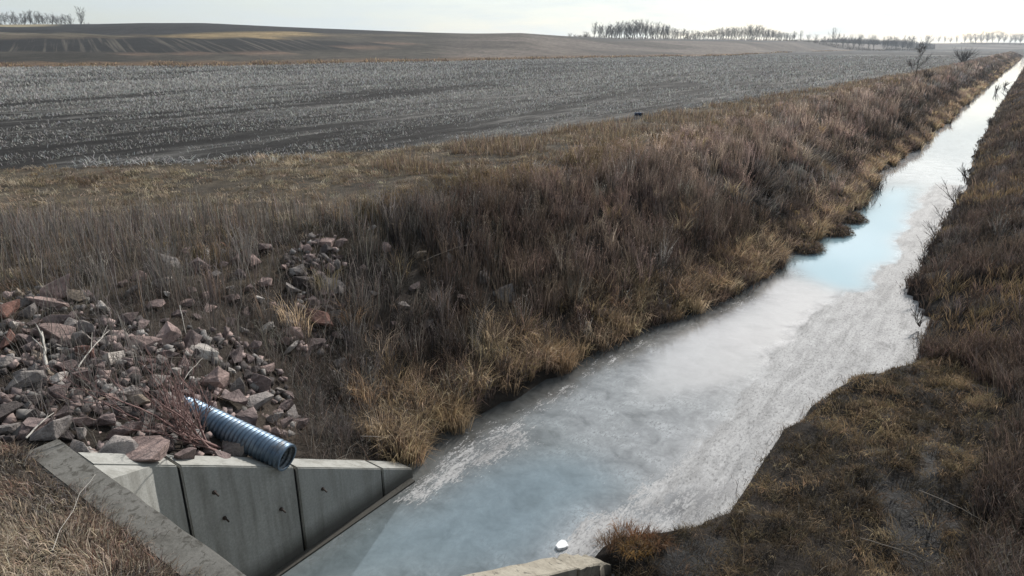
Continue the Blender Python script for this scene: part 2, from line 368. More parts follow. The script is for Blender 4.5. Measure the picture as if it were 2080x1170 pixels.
# ------------------------------------------------------------------ ground sheet
def grow(a, b, d0, g, dmax):
    v = [a]; d = d0; s = 1 if b > a else -1
    while (b - v[-1]) * s > 0: v.append(v[-1] + d * s); d = min(d * g, dmax)
    return v
xs = np.unique(np.round(np.concatenate([np.arange(-24, 4.01, .25), grow(-24, -1500, .3, 1.055, 16), grow(4, 560, .3, 1.12, 25), [WX - .02, WB + .02, RX + .02, RB - .02]]), 3))
ys = np.unique(np.round(np.concatenate([np.arange(-3, 34.01, .25), grow(34, 1850, .27, 1.022, 12), grow(-3, -55, .4, 1.2, 8), [2.53, 2.62, 2.66, WEND]]), 3))
X, Y = np.meshgrid(xs, ys)
Z = gz(X, Y)
nx, ny = len(xs), len(ys)
xf, yf, zf = X.ravel(), Y.ravel(), Z.ravel()
PX, PY = proj(xf, yf, zf); U, FW = azim(xf, yf)
PXw = PX + (fbm(xf, yf, 12, 61, 2) - .5) * 10; PYw = PY + (fbm(xf, yf, 20, 62, 2) - .5) * 1.5
FEP = [(-200,346),(0,345),(200,338),(400,335),(700,310),(1000,288),(1300,240),(1500,205),(1750,165),(1900,140),(2000,121),(2060,107)]
fep = np.array([at(a, b, FIELD_Z)[:2] for a, b in FEP])
fep = np.vstack([[-60, -60], [-46, 4], fep[1:], [fep[-1][0], 3000]])
def tone(x, y):
    xx = x + y * .07; t_ = .45 * fbm(xx, y * .16, 9, 301, 4) + .35 * fbm(xx, y * .4, 30, 302, 3) + .2 * fbm(xx, y * .05, 2.6, 303, 2)
    return np.clip((t_ - .5) * 1.9 + .5, 0, 1)
def field_edge(y): return np.interp(y, fep[:, 1], fep[:, 0])
s_l = np.where(yf < WEND, WB, xl(yf)) - xf
wob = (fbm(xf, yf, 3.5, 91, 3) - .5) * 1.8
is_field = (xf < field_edge(yf) + wob) & (FW < np.interp(U, STU, STV)) & (yf > 3)
col = np.tile(np.array([.032, .026, .021]), (len(xf), 1))
gr = (s_l > 5.5) & ~is_field
nb = fbm(xf, yf, 2.5, 14, 3)[:, None]
col[gr] = (np.array([.085, .068, .047]) * (1 - nb) + np.array([.04, .033, .026]) * nb)[gr]
right = xf > xr(yf); col[right] = np.array([.022, .018, .015])
hz = (FW > np.interp(U, STU, STV)) & (xf < -30) | (FW > 900)
hillrow = np.zeros(len(xf))
stub = np.where(((U > 900))[:, None], np.array([.115, .095, .079]), np.array([.055, .048, .038]))
dk = sstep(.42, .6, fbm(xf, yf, 70, 21, 3))[:, None]
col = np.where(hz[:, None], stub * (1 - .45 * dk), col)
def band(ul, vl, uh, vh, c, u0=-300, u1=2600, jit=True):
    m = hz & (U > u0) & (U < u1) & (PYw < np.interp(U, ul, vl)) & (PYw > np.interp(U, uh, vh)); col[m] = c; return m
su, sv = STU, STP
band(su, [v + 4 for v in sv], su, [v - (10 if u < 600 else 6 if u < 1200 else 4 if u < 1700 else 1.2) for u, v in zip(su, sv)], (.115, .075, .045), u1=1790)
band([0, 620, 900], [72, 70, 68], [0, 900], [40, 40], (.027, .026, .026), u1=900)          # dark hilltop
band([0, 300, 620, 850], [78, 79, 77, 72], [0, 300, 500, 850], [70, 71, 70, 69], (.075, .06, .042), u1=850)
band([300, 380, 560, 640], [74, 78, 78, 72], [300, 450, 620, 640], [74, 66, 65, 70], (.21, .155, .08), 300, 640)
m = band([-300, 0, 300, 550, 700, 790], [104, 104, 107, 106, 99, 91], [-300, 0, 300, 620, 790], [80, 80, 76, 80, 90], (.016, .015, .0145), u1=790)
hillrow[m] = np.where(U[m] < 620, 1, .25)
band([250, 550, 700, 840], [112, 109, 101, 91], [250, 550, 700, 790, 840], [109, 105, 97.5, 87, 84], (.12, .082, .06), 250, 840)
band([-300, 0, 200, 300], [74, 70, 72, 77], [-300, 0, 200, 300], [69, 66, 69, 75], (.13, .11, .08), u1=300)
band([-300, 0, 120], [56, 55, 53], [-300, 120], [40, 40], (.26, .22, .14), u1=120)
band([1160, 1400, 1600], [82, 83, 85], [1160, 1600], [60, 60], (.05, .045, .042), 1160, 1600)
# muddy patches on the bench, lower right
MUD = [(1855,905),(1915,908),(1935,950),(1885,975),(1930,1010),(1945,1060),(1905,1085),(1925,1130),(1890,1190),(1815,1190),(1835,1110),(1800,1040),(1770,985),(1745,930),(1790,965),(1850,975),(1870,945)]
MUD2 = [(1350,1110),(1470,1070),(1500,1110),(1460,1170),(1290,1170)]
mw = (inpoly(PX + (fbm(xf, yf, .7, 66, 3) - .5) * 60, PY + (fbm(xf, yf, .7, 67, 3) - .5) * 50, MUD) | inpoly(PX, PY, MUD2)) & right & (yf < 25)
mg = mw.astype(float).reshape(ny, nx)
for _ in range(2):
    mp = np.pad(mg, 1, 'edge'); mg = (mp[:-2, 1:-1] + mp[2:, 1:-1] + mp[1:-1, :-2] + mp[1:-1, 2:] + mg) / 5
mud = mg.ravel()
zf = zf - .16 * mud
i = np.arange(nx * ny).reshape(ny, nx)
faces = np.stack([i[:-1, :-1], i[:-1, 1:], i[1:, 1:], i[1:, :-1]], -1).reshape(-1, 4)
me = npmesh('ground', np.stack([xf, yf, zf], 1), faces, col, True, {'field': is_field.astype(float), 'tone': tone(xf, yf), 'hillrow': hillrow, 'mud': mud})
mk('ground', me, M_ground, kind='structure')

# ------------------------------------------------------------------ ice on the ditch
wx = np.arange(-12, .61, .11); wy = np.array(sorted(set(np.round(np.concatenate([np.arange(2.4, 40, .13), grow(40, 1000, .14, 1.03, 12)]), 3))))
X, Y = np.meshgrid(wx, wy); xw, yw = X.ravel(), Y.ravel(); zw = np.zeros_like(xw)
jx, jy = (fbm(xw, yw, 1.6, 51, 5) - .5), (fbm(xw, yw, 1.6, 52, 5) - .5)
pa, pb = proj(xw + jx * 1.3, yw + jy * 2.6, zw)
base = np.tile([.23, .25, .25], (len(xw), 1)); fro = np.full(len(xw), .30)
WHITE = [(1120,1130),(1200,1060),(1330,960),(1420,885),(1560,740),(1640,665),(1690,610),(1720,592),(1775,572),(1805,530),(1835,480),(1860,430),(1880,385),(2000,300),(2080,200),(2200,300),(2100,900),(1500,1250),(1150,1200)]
BLUE = [(1600,545),(1650,562),(1720,588),(1770,570),(1800,530),(1832,480),(1850,440),(1845,405),(1868,378),(1810,380),(1755,425),(1690,480),(1630,525)]  # patch tinted blue: reflected blue sky put into the base colour
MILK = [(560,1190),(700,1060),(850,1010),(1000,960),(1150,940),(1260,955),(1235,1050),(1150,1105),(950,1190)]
PALE = [(1290,760),(1330,690),(1420,650),(1560,570),(1640,560),(1720,590),(1640,670),(1560,740),(1430,800),(1330,800)]  # bright cloud reflection painted into the ice base colour
FOAM = [(820,1010),(870,955),(960,900),(1035,870),(1045,915),(985,965),(900,1010),(840,1030)]
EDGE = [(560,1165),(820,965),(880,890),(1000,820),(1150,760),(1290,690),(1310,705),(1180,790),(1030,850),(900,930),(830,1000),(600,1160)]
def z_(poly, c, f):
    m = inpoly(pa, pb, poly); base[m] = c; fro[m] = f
far = yw > 52; dl_w = xw - xl(yw)
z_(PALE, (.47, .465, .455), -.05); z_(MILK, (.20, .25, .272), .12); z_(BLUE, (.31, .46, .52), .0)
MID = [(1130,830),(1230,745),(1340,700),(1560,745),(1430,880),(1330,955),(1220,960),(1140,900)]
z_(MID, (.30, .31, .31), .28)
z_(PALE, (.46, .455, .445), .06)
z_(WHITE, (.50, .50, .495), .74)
base[far] = (.47, .48, .485); fro[far] = .34  # far ice: spread sun glint painted in as a brighter base colour
z_([(1180,1080),(1330,1000),(1440,955),(1570,890),(1500,1000),(1400,1085),(1250,1110)], (.17, .17, .168), .50)
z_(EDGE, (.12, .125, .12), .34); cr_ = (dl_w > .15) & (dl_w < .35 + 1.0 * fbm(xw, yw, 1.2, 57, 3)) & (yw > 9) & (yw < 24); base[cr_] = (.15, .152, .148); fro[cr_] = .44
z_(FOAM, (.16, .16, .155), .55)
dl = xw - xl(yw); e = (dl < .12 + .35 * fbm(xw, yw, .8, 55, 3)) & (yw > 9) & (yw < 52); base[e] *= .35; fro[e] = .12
e2 = (dl < -9) & (yw > 9) & (fbm(xw, yw, .35, 56, 3) > .6); fro[e2] = .7
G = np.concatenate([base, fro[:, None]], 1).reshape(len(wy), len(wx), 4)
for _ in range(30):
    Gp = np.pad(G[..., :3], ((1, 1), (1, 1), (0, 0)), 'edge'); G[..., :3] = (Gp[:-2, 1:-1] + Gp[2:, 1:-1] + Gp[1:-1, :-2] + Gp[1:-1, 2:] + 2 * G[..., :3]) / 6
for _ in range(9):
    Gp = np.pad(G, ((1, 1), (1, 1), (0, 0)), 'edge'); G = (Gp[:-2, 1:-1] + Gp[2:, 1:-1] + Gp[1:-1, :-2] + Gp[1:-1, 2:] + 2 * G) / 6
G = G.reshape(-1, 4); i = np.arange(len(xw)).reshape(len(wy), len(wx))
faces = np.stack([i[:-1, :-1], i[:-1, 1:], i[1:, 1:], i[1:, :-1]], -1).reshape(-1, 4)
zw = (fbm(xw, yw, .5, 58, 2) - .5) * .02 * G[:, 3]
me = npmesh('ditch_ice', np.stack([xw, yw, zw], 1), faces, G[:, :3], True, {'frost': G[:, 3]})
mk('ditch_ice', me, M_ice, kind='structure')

# ------------------------------------------------------------------ concrete walls
def prism(bm, pts_bottom, pts_top):
    a = [bm.verts.new(p) for p in pts_bottom]; b = [bm.verts.new(p) for p in pts_top]; n = len(a)
    bm.faces.new(a[::-1]); bm.faces.new(b)
    for k in range(n): bm.faces.new((a[k], a[(k + 1) % n], b[(k + 1) % n], b[k]))
def panel(parent, xa, xb, y0, y1, name, m, zfun, fillet=None, bev=.018, off=0.0):
    bm = bmesh.new(); x0, x1 = min(xa, xb), max(xa, xb)
    prism(bm, [(x0, y0, -.6), (x1, y0, -.6), (x1, y1, -.6), (x0, y1, -.6)],
          [(x0, y0, zfun(y0)), (x1, y0, zfun(y0) ), (x1, y1, zfun(y1)), (x0, y1, zfun(y1))])
    bmesh.ops.bevel(bm, geom=bm.edges[:], offset=bev, segments=2, affect='EDGES')
    return bmesh_obj(name, bm, m, parent)
wt = lambda y: float(max(0.567 * (8.95 - y) + .02, .1))
ww = mk('wing_wall', None, label='pale grey sloping concrete wing wall in jointed panels beneath the steel pipe', cat='wall', loc=(WX, 5.8, 0))
inv = Matrix.Translation((-WX, -5.8, 0))
def adopt(o, par):
    o.parent = par; o.matrix_parent_inverse = Matrix.Translation(-par.location)
JY = [at_x(365, 955, WX)[1], at_x(601, 957, WX)[1], at_x(777, 963, WX)[1]]
edges_ = [2.93] + JY + [WEND]
for k in range(4):
    y0, y1 = edges_[k] + (.022 if k else 0), edges_[k + 1] - (.022 if k < 3 else 0)
    adopt(panel(None, WX - .012 * (k % 2), WB - .01, y0, y1, 'wall_panel', M_conc, wt), ww)
for y in JY:
    bm = bmesh.new(); prism(bm, [(WB + .03, y - .03, -.6), (WX - .05, y - .03, -.6), (WX - .05, y + .03, -.6), (WB + .03, y + .03, -.6)],
          [(WB + .03, y - .03, wt(y) - .07), (WX - .05, y - .03, wt(y) - .07), (WX - .05, y + .03, wt(y) - .08), (WB + .03, y + .03, wt(y) - .08)])
    adopt(bmesh_obj('joint_filler', bm, M_joint), ww)
# corner haunch where the wing meets the headwall
bm = bmesh.new(); a, b_, c_ = (WX + .004, 3.62), (WX + .004, 2.93), (WX + .50, 2.93)
prism(bm, [(*a, -.6), (*c_, -.6), (*b_, -.6)][::1], [(*a, wt(a[1]) - .015), (*c_, wt(2.93) - .015), (*b_, wt(2.93) - .015)])
adopt(bmesh_obj('corner_haunch', bm, M_conc), ww)
bm = bmesh.new(); prism(bm, [(WX, 3.0, -.5), (WX + .13, 3.0, -.5), (WX + .13, WEND - .1, -.5), (WX, WEND - .1, -.5)], [(WX + .003, 3.0, .045), (WX + .13, 3.0, .035), (WX + .13, WEND - .1, .035), (WX + .003, WEND - .1, .045)])
adopt(bmesh_obj('footing', bm, M_conc_old), ww)
def knob(px, py):
    q = at_x(px, py, WX); bm = bmesh.new()
    bmesh.ops.create_cone(bm, cap_ends=True, segments=10, radius1=.034, radius2=.028, depth=.03, matrix=Matrix.Translation((.012, 0, 0)) @ Matrix.Rotation(math.pi / 2, 4, 'Y'))
    bmesh.ops.create_cone(bm, cap_ends=True, segments=8, radius1=.016, radius2=.014, depth=.12, matrix=Matrix.Translation((.06, .0, 0)) @ Matrix.Rotation(math.pi / 2 + .3, 4, 'Y'))
    o = bmesh_obj('anchor_stub', bm, M_iron, loc=q); adopt(o, ww)
for a in ((435, 1000), (655, 993), (571, 1034), (456, 1052)): knob(*a)

hw = mk('headwall', None, label='dark weathered concrete headwall cap running diagonally past dry grass', cat='wall', loc=(-7, 2.75, 0))
bm = bmesh.new()
prism(bm, [(-9.75, 2.50, -.6), (-3.7, 2.50, -.6), (-3.7, 2.92, -.6), (-9.75, 2.92, -.6)], [(-9.75, 2.50, 3.46), (-3.7, 2.50, 3.46), (-3.7, 2.92, 3.46), (-9.75, 2.92, 3.46)])
bmesh.ops.bevel(bm, geom=bm.edges[:], offset=.02, segments=2, affect='EDGES')
bmesh.ops.subdivide_edges(bm, edges=[e for e in bm.edges if e.calc_length() > 2], cuts=40)
for v in bm.verts:
    n_ = mnoise.noise(v.co * 3.1); v.co.z += n_ * .012; v.co.y += mnoise.noise(v.co * 4.3 + Vector((9, 0, 0))) * .012
adopt(bmesh_obj('wall_body', bm, M_conc_old), hw)

rw_ = mk('wing_wall', None, label='tan crumbling concrete wing wall top at the bottom edge beside the reeds', cat='wall', loc=(RX, 6, 0))
RE_ = [2.93, 7.35, 8.05, 8.5]
for k in range(3):
    bm = bmesh.new(); y0, y1 = RE_[k] + (.02 if k else 0), RE_[k + 1] - .015
    dz = [0, -.03, -.12][k]; z0, z1 = wt(y0) + dz + .12, wt(y1) + dz + .12
    prism(bm, [(RX, y0, -.6), (RB, y0, -.6), (RB, y1, -.6), (RX, y1, -.6)], [(RX, y0, z0), (RB, y0, z0), (RB, y1, z1), (RX, y1, z1)])
    bmesh.ops.bevel(bm, geom=bm.edges[:], offset=.02, segments=1, affect='EDGES')
    bmesh.ops.subdivide_edges(bm, edges=[e for e in bm.edges if e.calc_length() > .2], cuts=10 if k == 0 else 4, use_grid_fill=True)
    for v in bm.verts:
        a = .03 if k == 0 else .06
        v.co += Vector((mnoise.noise(v.co * 4), mnoise.noise(v.co * 5 + Vector((5, 0, 0))), mnoise.noise(v.co * 4 + Vector((0, 7, 0))))) * a
    o = bmesh_obj('wall_panel' if k == 0 else 'broken_block', bm, M_conc_tan); adopt(o, rw_)

# ------------------------------------------------------------------ corrugated pipe
mouth = at_x(584, 930, -8.66); tail = np.array([-11.0, mouth[1] - .62, mouth[2] + .56])
ax = Vector(tail - mouth); plen = ax.length; q = ax.to_track_quat('Z', 'Y')
R0 = .222
pp = mk('corrugated_pipe', None, label='blue grey corrugated steel drain pipe jutting from the stones over the wall', cat='pipe', loc=Vector(mouth)); pp.rotation_mode = 'QUATERNION'; pp.rotation_quaternion = q
def tube_rev(name, r0, amp, m, s0, s1, pitch=.082, seg=40, step=.0137):
    ss = np.arange(s0, s1, step); th = np.linspace(0, 2 * math.pi, seg, endpoint=False)
    S, T = np.meshgrid(ss, th, indexing='ij'); R = r0 + amp * np.sin(2 * math.pi * (S / pitch + T / (2 * math.pi)))
    v = np.stack([R * np.cos(T), R * np.sin(T), S], -1).reshape(-1, 3); i = np.arange(len(ss) * seg).reshape(len(ss), seg)
    i2 = np.roll(i, -1, 1); f = np.stack([i[:-1], i2[:-1], i2[1:], i[1:]], -1).reshape(-1, 4)
    return mk(name, npmesh(name, v, f, None, True), m, pp)
tube_rev('pipe_wall', R0, .0125, M_pipe, .02, plen); tube_rev('pipe_lining', R0 - .017, .0125, M_pipe_in, .012, plen)
bm = bmesh.new(); seg = 48
for rr, zz_ in ((R0 + .012, 0), (R0 + .012, .024), (R0 - .022, .024), (R0 - .022, 0)):
    for k in range(seg): bm.verts.new((rr * math.cos(k * 2 * math.pi / seg), rr * math.sin(k * 2 * math.pi / seg), zz_))
bm.verts.ensure_lookup_table()
for j in range(4):
    for k in range(seg):
        a, b2 = j * seg, ((j + 1) % 4) * seg; bm.faces.new((bm.verts[a + k], bm.verts[a + (k + 1) % seg], bm.verts[b2 + (k + 1) % seg], bm.verts[b2 + k]))
bmesh_obj('pipe_rim', bm, M_pipe, pp)

# ------------------------------------------------------------------ stones
def rock_mesh(k):
    r = random.Random(100 + k); bm = bmesh.new()
    ex = (1, r.uniform(.62, .9), r.uniform(.42, .75))
    for _ in range(r.randint(9, 13)):
        v = Vector((r.gauss(0, 1), r.gauss(0, 1), r.gauss(0, 1))).normalized()
        m = max(abs(v.x), abs(v.y), abs(v.z)); v = v.lerp(v / m, r.uniform(.3, .75)) * r.uniform(.82, 1.0)
        bm.verts.new((v.x * ex[0] * .5, v.y * ex[1] * .5, v.z * ex[2] * .5))
    h = bmesh.ops.convex_hull(bm, input=bm.verts[:])
    bmesh.ops.delete(bm, geom=list({g for g in h['geom_interior'] + h['geom_unused'] if isinstance(g, bmesh.types.BMVert)}), context='VERTS')
    bmesh.ops.dissolve_limit(bm, angle_limit=.2, verts=bm.verts[:], edges=bm.edges[:])
    bmesh.ops.bevel(bm, geom=bm.edges[:], offset=.012, segments=1, affect='EDGES')
    bmesh.ops.triangulate(bm, faces=bm.faces[:])
    bmesh.ops.subdivide_edges(bm, edges=[e for e in bm.edges if e.calc_length() > .22], cuts=1)
    bmesh.ops.triangulate(bm, faces=bm.faces[:])
    for v in bm.verts:
        v.co += v.co.normalized() * mnoise.noise(v.co * 5 + Vector((k * 3.1, 0, 0))) * .05
    me = bpy.data.meshes.new('stone'); bm.to_mesh(me); bm.free(); me.materials.append(M_rock); return me
RM = [rock_mesh(k) for k in range(26)]
PAL = {'pink': (.36, .275, .25), 'grey': (.27, .252, .238), 'dark': (.095, .083, .08), 'red': (.23, .13, .105), 'white': (.60, .57, .525), 'tan': (.34, .285, .225), 'mauve': (.225, .18, .172)}
placed = []
def stone(px, py, wpx, tint, label, group=None, flat=False, sink=.12, meshk=None, rr=random):
    q = hit(px, py + wpx * (.05 if flat else .22)); d = float(np.linalg.norm(q - np.array([0, 0, H]))); s = wpx * d / F
    m = RM[meshk if meshk is not None else rr.randrange(len(RM))]
    o = bpy.data.objects.new('stone', m); COL.objects.link(o)
    c = PAL[tint]; j = rr.uniform(.68, 1.08); o.color = (c[0] * j, c[1] * j, c[2] * j, 1)
    s *= 1.22; o.scale = (s * 1.05, s * 1.0, s * (.6 if flat else 1.05) * rr.uniform(.85, 1.2))
    o.rotation_euler = (rr.uniform(-.45, .45), rr.uniform(-.45, .45) + .25, (YAW + rr.uniform(-.35, .35)) if flat else rr.uniform(0, 6.28))
    zmin = -.28 * o.scale[2]
    g = float(gz(np.array([q[0]]), np.array([q[1]]))[0])
    o.location = (q[0], q[1], g + (.21 - sink * .45) * o.scale[2])
    o['label'] = stone_label(px, py, wpx, tint) if group else label; o['category'] = 'stone'
    o['px'] = px
    if group: o['group'] = group
    placed.append((px, py, wpx)); return o
GA, GB, GC, GD = 'stones at the left edge', 'stones of the main rubble pile', 'stones of the upper cluster', 'stray stones among the stems'
LA = 'weathered pinkish stone in the rubble at the left picture edge'
LB = 'angular pinkish grey stone in the rubble pile around the steel pipe'
LC = 'angular stone in the narrow cluster running up the slope'
LD = 'lone stone half hidden among tall grey stems'
ROCKS = [
 (641,649,62,'red','large rust red boulder at the right side of the narrow upper cluster',None),
 (273,930,120,'pink','long flat layered pink slab lying against the back of the concrete wing wall',None,True),
 (424,725,58,'white','large pale slab with a slanted top, highest in the middle of the rubble pile',None,True),
 (293,703,57,'pink','flat pinkish brown slab left of the middle of the rubble pile',None,True),
 (232,917,70,'grey','large grey boulder behind the mossy end of the headwall',None),
 (285,908,44,'pink','upright pinkish boulder standing above the flat layered slab',None),
 (367,937,66,'mauve','broad reddish boulder right of the flat slab behind the wall top',None),
 (478,916,46,'grey','pale faced boulder tucked under the left side of the steel pipe',None),
 (357,759,22,'white','small upright white stone in the centre of the rubble pile',None),
 (264,797,44,'grey','rounded dark grey boulder with a flat top left of the upright dark slab',None),
 (316,806,34,'dark','upright dark triangular slab in the middle of the rubble pile',None),
 (539,661,36,'white','white stone lying alone between the two rubble clusters',None),
 (539,743,32,'pink','pink stone lying alone right of the rubble pile among stems',None),
 (438,775,56,'pink','big boulder with bright pink right face above the pipe end',None),
 (485,789,44,'grey','tilted oblong boulder right of the big pink faced boulder',None),
 (475,818,44,'mauve','lumpy pinkish boulder just above the start of the steel pipe',None),
 (347,535,42,'grey','pale angular block standing alone high on the slope among stems',None),
 (331,577,36,'white','flat whitish stone below the pale angular block on the slope',None,True),
 (411,543,40,'mauve','dull reddish boulder veiled by stems right of the pale angular block',None),
 (526,537,36,'pink','pale pink upright stone left of the narrow upper cluster',None),
 (666,488,38,'pink','topmost pink boulder of the narrow upper cluster',None),
 (667,576,46,'grey','large pale grey boulder on the right of the upper cluster',None),
 (752,459,20,'white','small white stone high on the slope right of the upper cluster',None),
 (597,627,24,'tan','small yellowish stone above the rust red boulder',None),
 (108,619,66,'pink','wide pink slab near the top of the left edge rubble',None,True),
 (114,671,60,'pink','broad pale pink block in the middle of the left edge rubble',None),
 (180,664,42,'grey','pale sloping block at the right of the left edge rubble',None),
 (17,641,40,'red','reddish brown boulder cut by the left picture edge',None),
 (172,712,50,'red','reddish layered boulder below the left edge rubble',None),
 (515,850,58,'mauve','large jagged boulder directly behind the middle of the steel pipe',None),
]
for a, b2, w, c_ in [(118,592,56,'pink'),(157,604,37,'tan'),(98,639,24,'dark'),(118,653,36,'mauve'),(148,664,30,'grey'),(212,651,30,'mauve'),(136,690,27,'pink'),(172,688,40,'grey'),(214,686,34,'grey'),(17,691,40,'red'),(60,640,34,'grey'),(70,700,30,'mauve')]:
    ROCKS.append((a, b2, w, c_, LA, GA))
for a, b2, w, c_ in [(337,681,48,'pink'),(387,693,44,'mauve'),(417,691,22,'dark'),(451,674,30,'mauve'),(394,674,26,'dark'),(412,806,30,'dark'),(441,802,30,'tan'),(232,784,30,'mauve'),(276,769,27,'pink'),(229,806,30,'pink'),(279,823,40,'tan'),(525,819,48,'grey'),(539,799,27,'mauve'),(579,823,34,'mauve'),(593,843,36,'grey'),(168,917,40,'grey'),(360,790,26,'dark'),(375,735,26,'mauve'),(330,735,30,'grey'),(560,880,34,'mauve')]:
    ROCKS.append((a, b2, w, c_, LB, GB))
for a, b2, w, c_ in [(629,503,24,'pink'),(662,520,24,'grey'),(603,546,28,'grey'),(670,540,22,'pink'),(613,568,50,'dark'),(589,585,36,'grey'),(639,617,24,'mauve'),(657,617,20,'mauve'),(606,666,22,'mauve'),(600,683,36,'pink'),(639,696,40,'mauve'),(593,712,32,'white'),(640,540,22,'red'),(625,590,22,'grey'),(612,605,18,'pink')]:
    ROCKS.append((a, b2, w, c_, LC, GC))
for a, b2, w, c_ in [(536,504,32,'mauve'),(518,705,30,'mauve'),(854,517,24,'tan'),(1030,592,50,'grey'),(985,560,34,'grey'),(800,665,26,'mauve'),(765,670,22,'dark'),(795,715,24,'grey'),(840,575,26,'mauve'),(910,520,26,'grey'),(690,735,26,'grey'),(780,500,26,'pink'),(735,540,24,'mauve'),(820,620,24,'grey'),(880,600,28,'mauve'),(760,600,22,'grey'),(940,610,24,'pink'),(865,660,24,'grey'),(470,600,30,'pink'),(440,560,24,'grey'),(490,560,26,'mauve'),(380,610,28,'pink'),(270,600,26,'grey'),(460,640,28,'mauve'),(560,690,28,'pink')]:
    ROCKS.append((a, b2, w, c_, LD, GD))
SHORT = ['rust red boulder', 'long flat layered slab', 'large pale slab', 'flat pinkish brown slab', 'large grey boulder by the headwall', 'upright pinkish boulder', 'broad reddish boulder behind the wall', 'pale faced boulder under the pipe', 'small upright white stone', 'rounded dark grey boulder', 'upright dark triangular slab', 'lone white stone', 'lone pink stone', 'big pink faced boulder', 'tilted oblong boulder', 'lumpy boulder above the pipe', 'pale angular block', 'flat whitish stone', 'dull veiled boulder', 'pale pink upright stone', 'topmost pink boulder', 'large pale grey boulder', 'small white stone high up', 'small yellowish stone', 'wide pink slab', 'broad pale pink block', 'pale sloping block', 'boulder cut by the left edge', 'reddish layered boulder', 'jagged boulder behind the pipe']
MARKS = [(r[0], r[1], n_) for r, n_ in zip(ROCKS[:30], SHORT)]
TW = {'pink': 'pinkish', 'grey': 'grey', 'dark': 'dark', 'red': 'reddish brown', 'white': 'whitish', 'tan': 'tan', 'mauve': 'dull purplish'}
def stone_label(px, py, w, tint):
    d, a, b, n_ = min((math.hypot(px - a, py - b), a, b, n_) for a, b, n_ in MARKS)
    if abs(px - a) > abs(py - b): side = 'left of' if px < a else 'right of'
    else: side = 'above' if py < b else 'below'
    near = 'just ' if d < 38 else '' if d < 75 else 'well '
    return f"{'small' if w < 24 else 'medium' if w < 36 else 'large'} {TW[tint]} stone {near}{side} the {n_}"
for k, r in enumerate(ROCKS): stone(*r[:6], flat=(len(r) > 6 and r[6]), meshk=k % len(RM))
# filling stones
MAIN = [(0,610),(60,588),(180,585),(240,640),(330,665),(450,668),(540,720),(600,800),(618,880),(520,905),(470,955),(200,958),(90,905),(0,900)]
UP = [(575,520),(640,475),(700,485),(700,560),(690,690),(640,725),(580,705),(570,600)]
rr = random.Random(11); nfill = 0
def clear(px, py, w, f=.40): return all(((px - a) ** 2 + ((py - b2) * 1.45) ** 2) > (f * (w + c_)) ** 2 for a, b2, c_ in placed)
tries = 0
while nfill < 180 and tries < 9000:
    tries += 1; px, py = rr.uniform(0, 700), rr.uniform(470, 958)
    if inpoly(np.array(px), np.array(py), MAIN): lab, grp = (LA, GA) if (px < 230 and py < 730) else (LB, GB); w = rr.choice((18, 22, 28, 36, 44, 54)) * (.8 + .45 * (py - 600) / 350)
    elif inpoly(np.array(px), np.array(py), UP): lab, grp = LC, GC; w = rr.uniform(14, 28)
    else: continue
    if 400 < px < 625 and abs(py - (845 + (px - 405) * .5)) < 45 + w * .4 and px > 390: continue
    if not clear(px, py, w): continue
    stone(px, py, w, rr.choice(('pink', 'grey', 'mauve', 'mauve', 'dark', 'grey', 'tan', 'dark', 'mauve') if rr.random() < .95 else ('white',)), lab, grp, rr=rr); nfill += 1
SCT = [(240,590),(350,510),(540,480),(590,520),(565,690),(440,650),(330,650)]
k = tries = 0
while k < 24 and tries < 3000:
    tries += 1; px, py, w = rr.uniform(240, 590), rr.uniform(480, 690), rr.uniform(16, 32)
    if inpoly(np.array(px), np.array(py), SCT) and clear(px, py, w, .7): stone(px, py, w, rr.choice(('pink', 'grey', 'mauve', 'pink', 'white')), LD, GD, rr=rr); k += 1
from collections import defaultdict
dl_ = defaultdict(list)
for o in bpy.data.objects:
    if o.name.startswith('stone') and o.get('group'): dl_[o['label']].append(o)
for lab, os_ in dl_.items():
    if len(os_) == 2:
        os_.sort(key=lambda q_: q_['px'])
        for q_, w_ in zip(os_, ('leftmost', 'rightmost')): q_['label'] = f"{w_} {lab}" if len(lab.split()) < 16 else lab
    elif len(os_) == 3:
        os_.sort(key=lambda q_: q_['px'])
        for q_, w_ in zip(os_, ('leftmost', 'middle', 'rightmost')): q_['label'] = f"{w_} {lab}" if len(lab.split()) < 16 else lab
for o in bpy.data.objects:
    if 'px' in o: del o['px']
# gravel-size broken stone between them: too many to count
def rubble(n):
    V, Fc, C = [], [], []; base = 0; r = np.random.default_rng(3)
    cube = np.array([[x, y, z] for x in (-1, 1) for y in (-1, 1) for z in (-1, 1)], float)
    cf = np.array([[0, 1, 3, 2], [4, 6, 7, 5], [0, 4, 5, 1], [2, 3, 7, 6], [0, 2, 6, 4], [1, 5, 7, 3]])
    done = 0
    while done < n:
        px, py = r.uniform(0, 700), r.uniform(470, 958)
        if not (inpoly(np.array(px), np.array(py), MAIN) or inpoly(np.array(px), np.array(py), UP)): continue
        q = hit(px, py); s = r.uniform(.03, .10); A = np.linalg.qr(r.normal(size=(3, 3)))[0]
        v = (cube * r.uniform(.6, 1.2, (8, 3)) * r.uniform(.5, 1, 3) * s) @ A + q + np.array([0, 0, .03])
        V.append(v); Fc.append(cf + base); base += 8; c = PAL[('pink', 'grey', 'mauve', 'dark')[r.integers(4)]]; C.append(np.tile(np.array(c) * r.uniform(.5, 1.0), (8, 1))); done += 1
    return npmesh('broken_stone', np.vstack(V), np.vstack(Fc), np.vstack(C))
M_rub, t, o = mat('broken_stone'); p = princ(t, o, .9, .2)
L(t, mix(t, 1.0, attr(t, 'Col').outputs['Color'], ramp(t, noise(t, 25, 4), [(.3, .6), (.7, 1.4)]), 'MULTIPLY'), p.inputs['Base Color'])
mk('broken_stone', rubble(900), M_rub, label='small broken stone filling the gaps of the rubble', cat='rubble', kind='stuff')

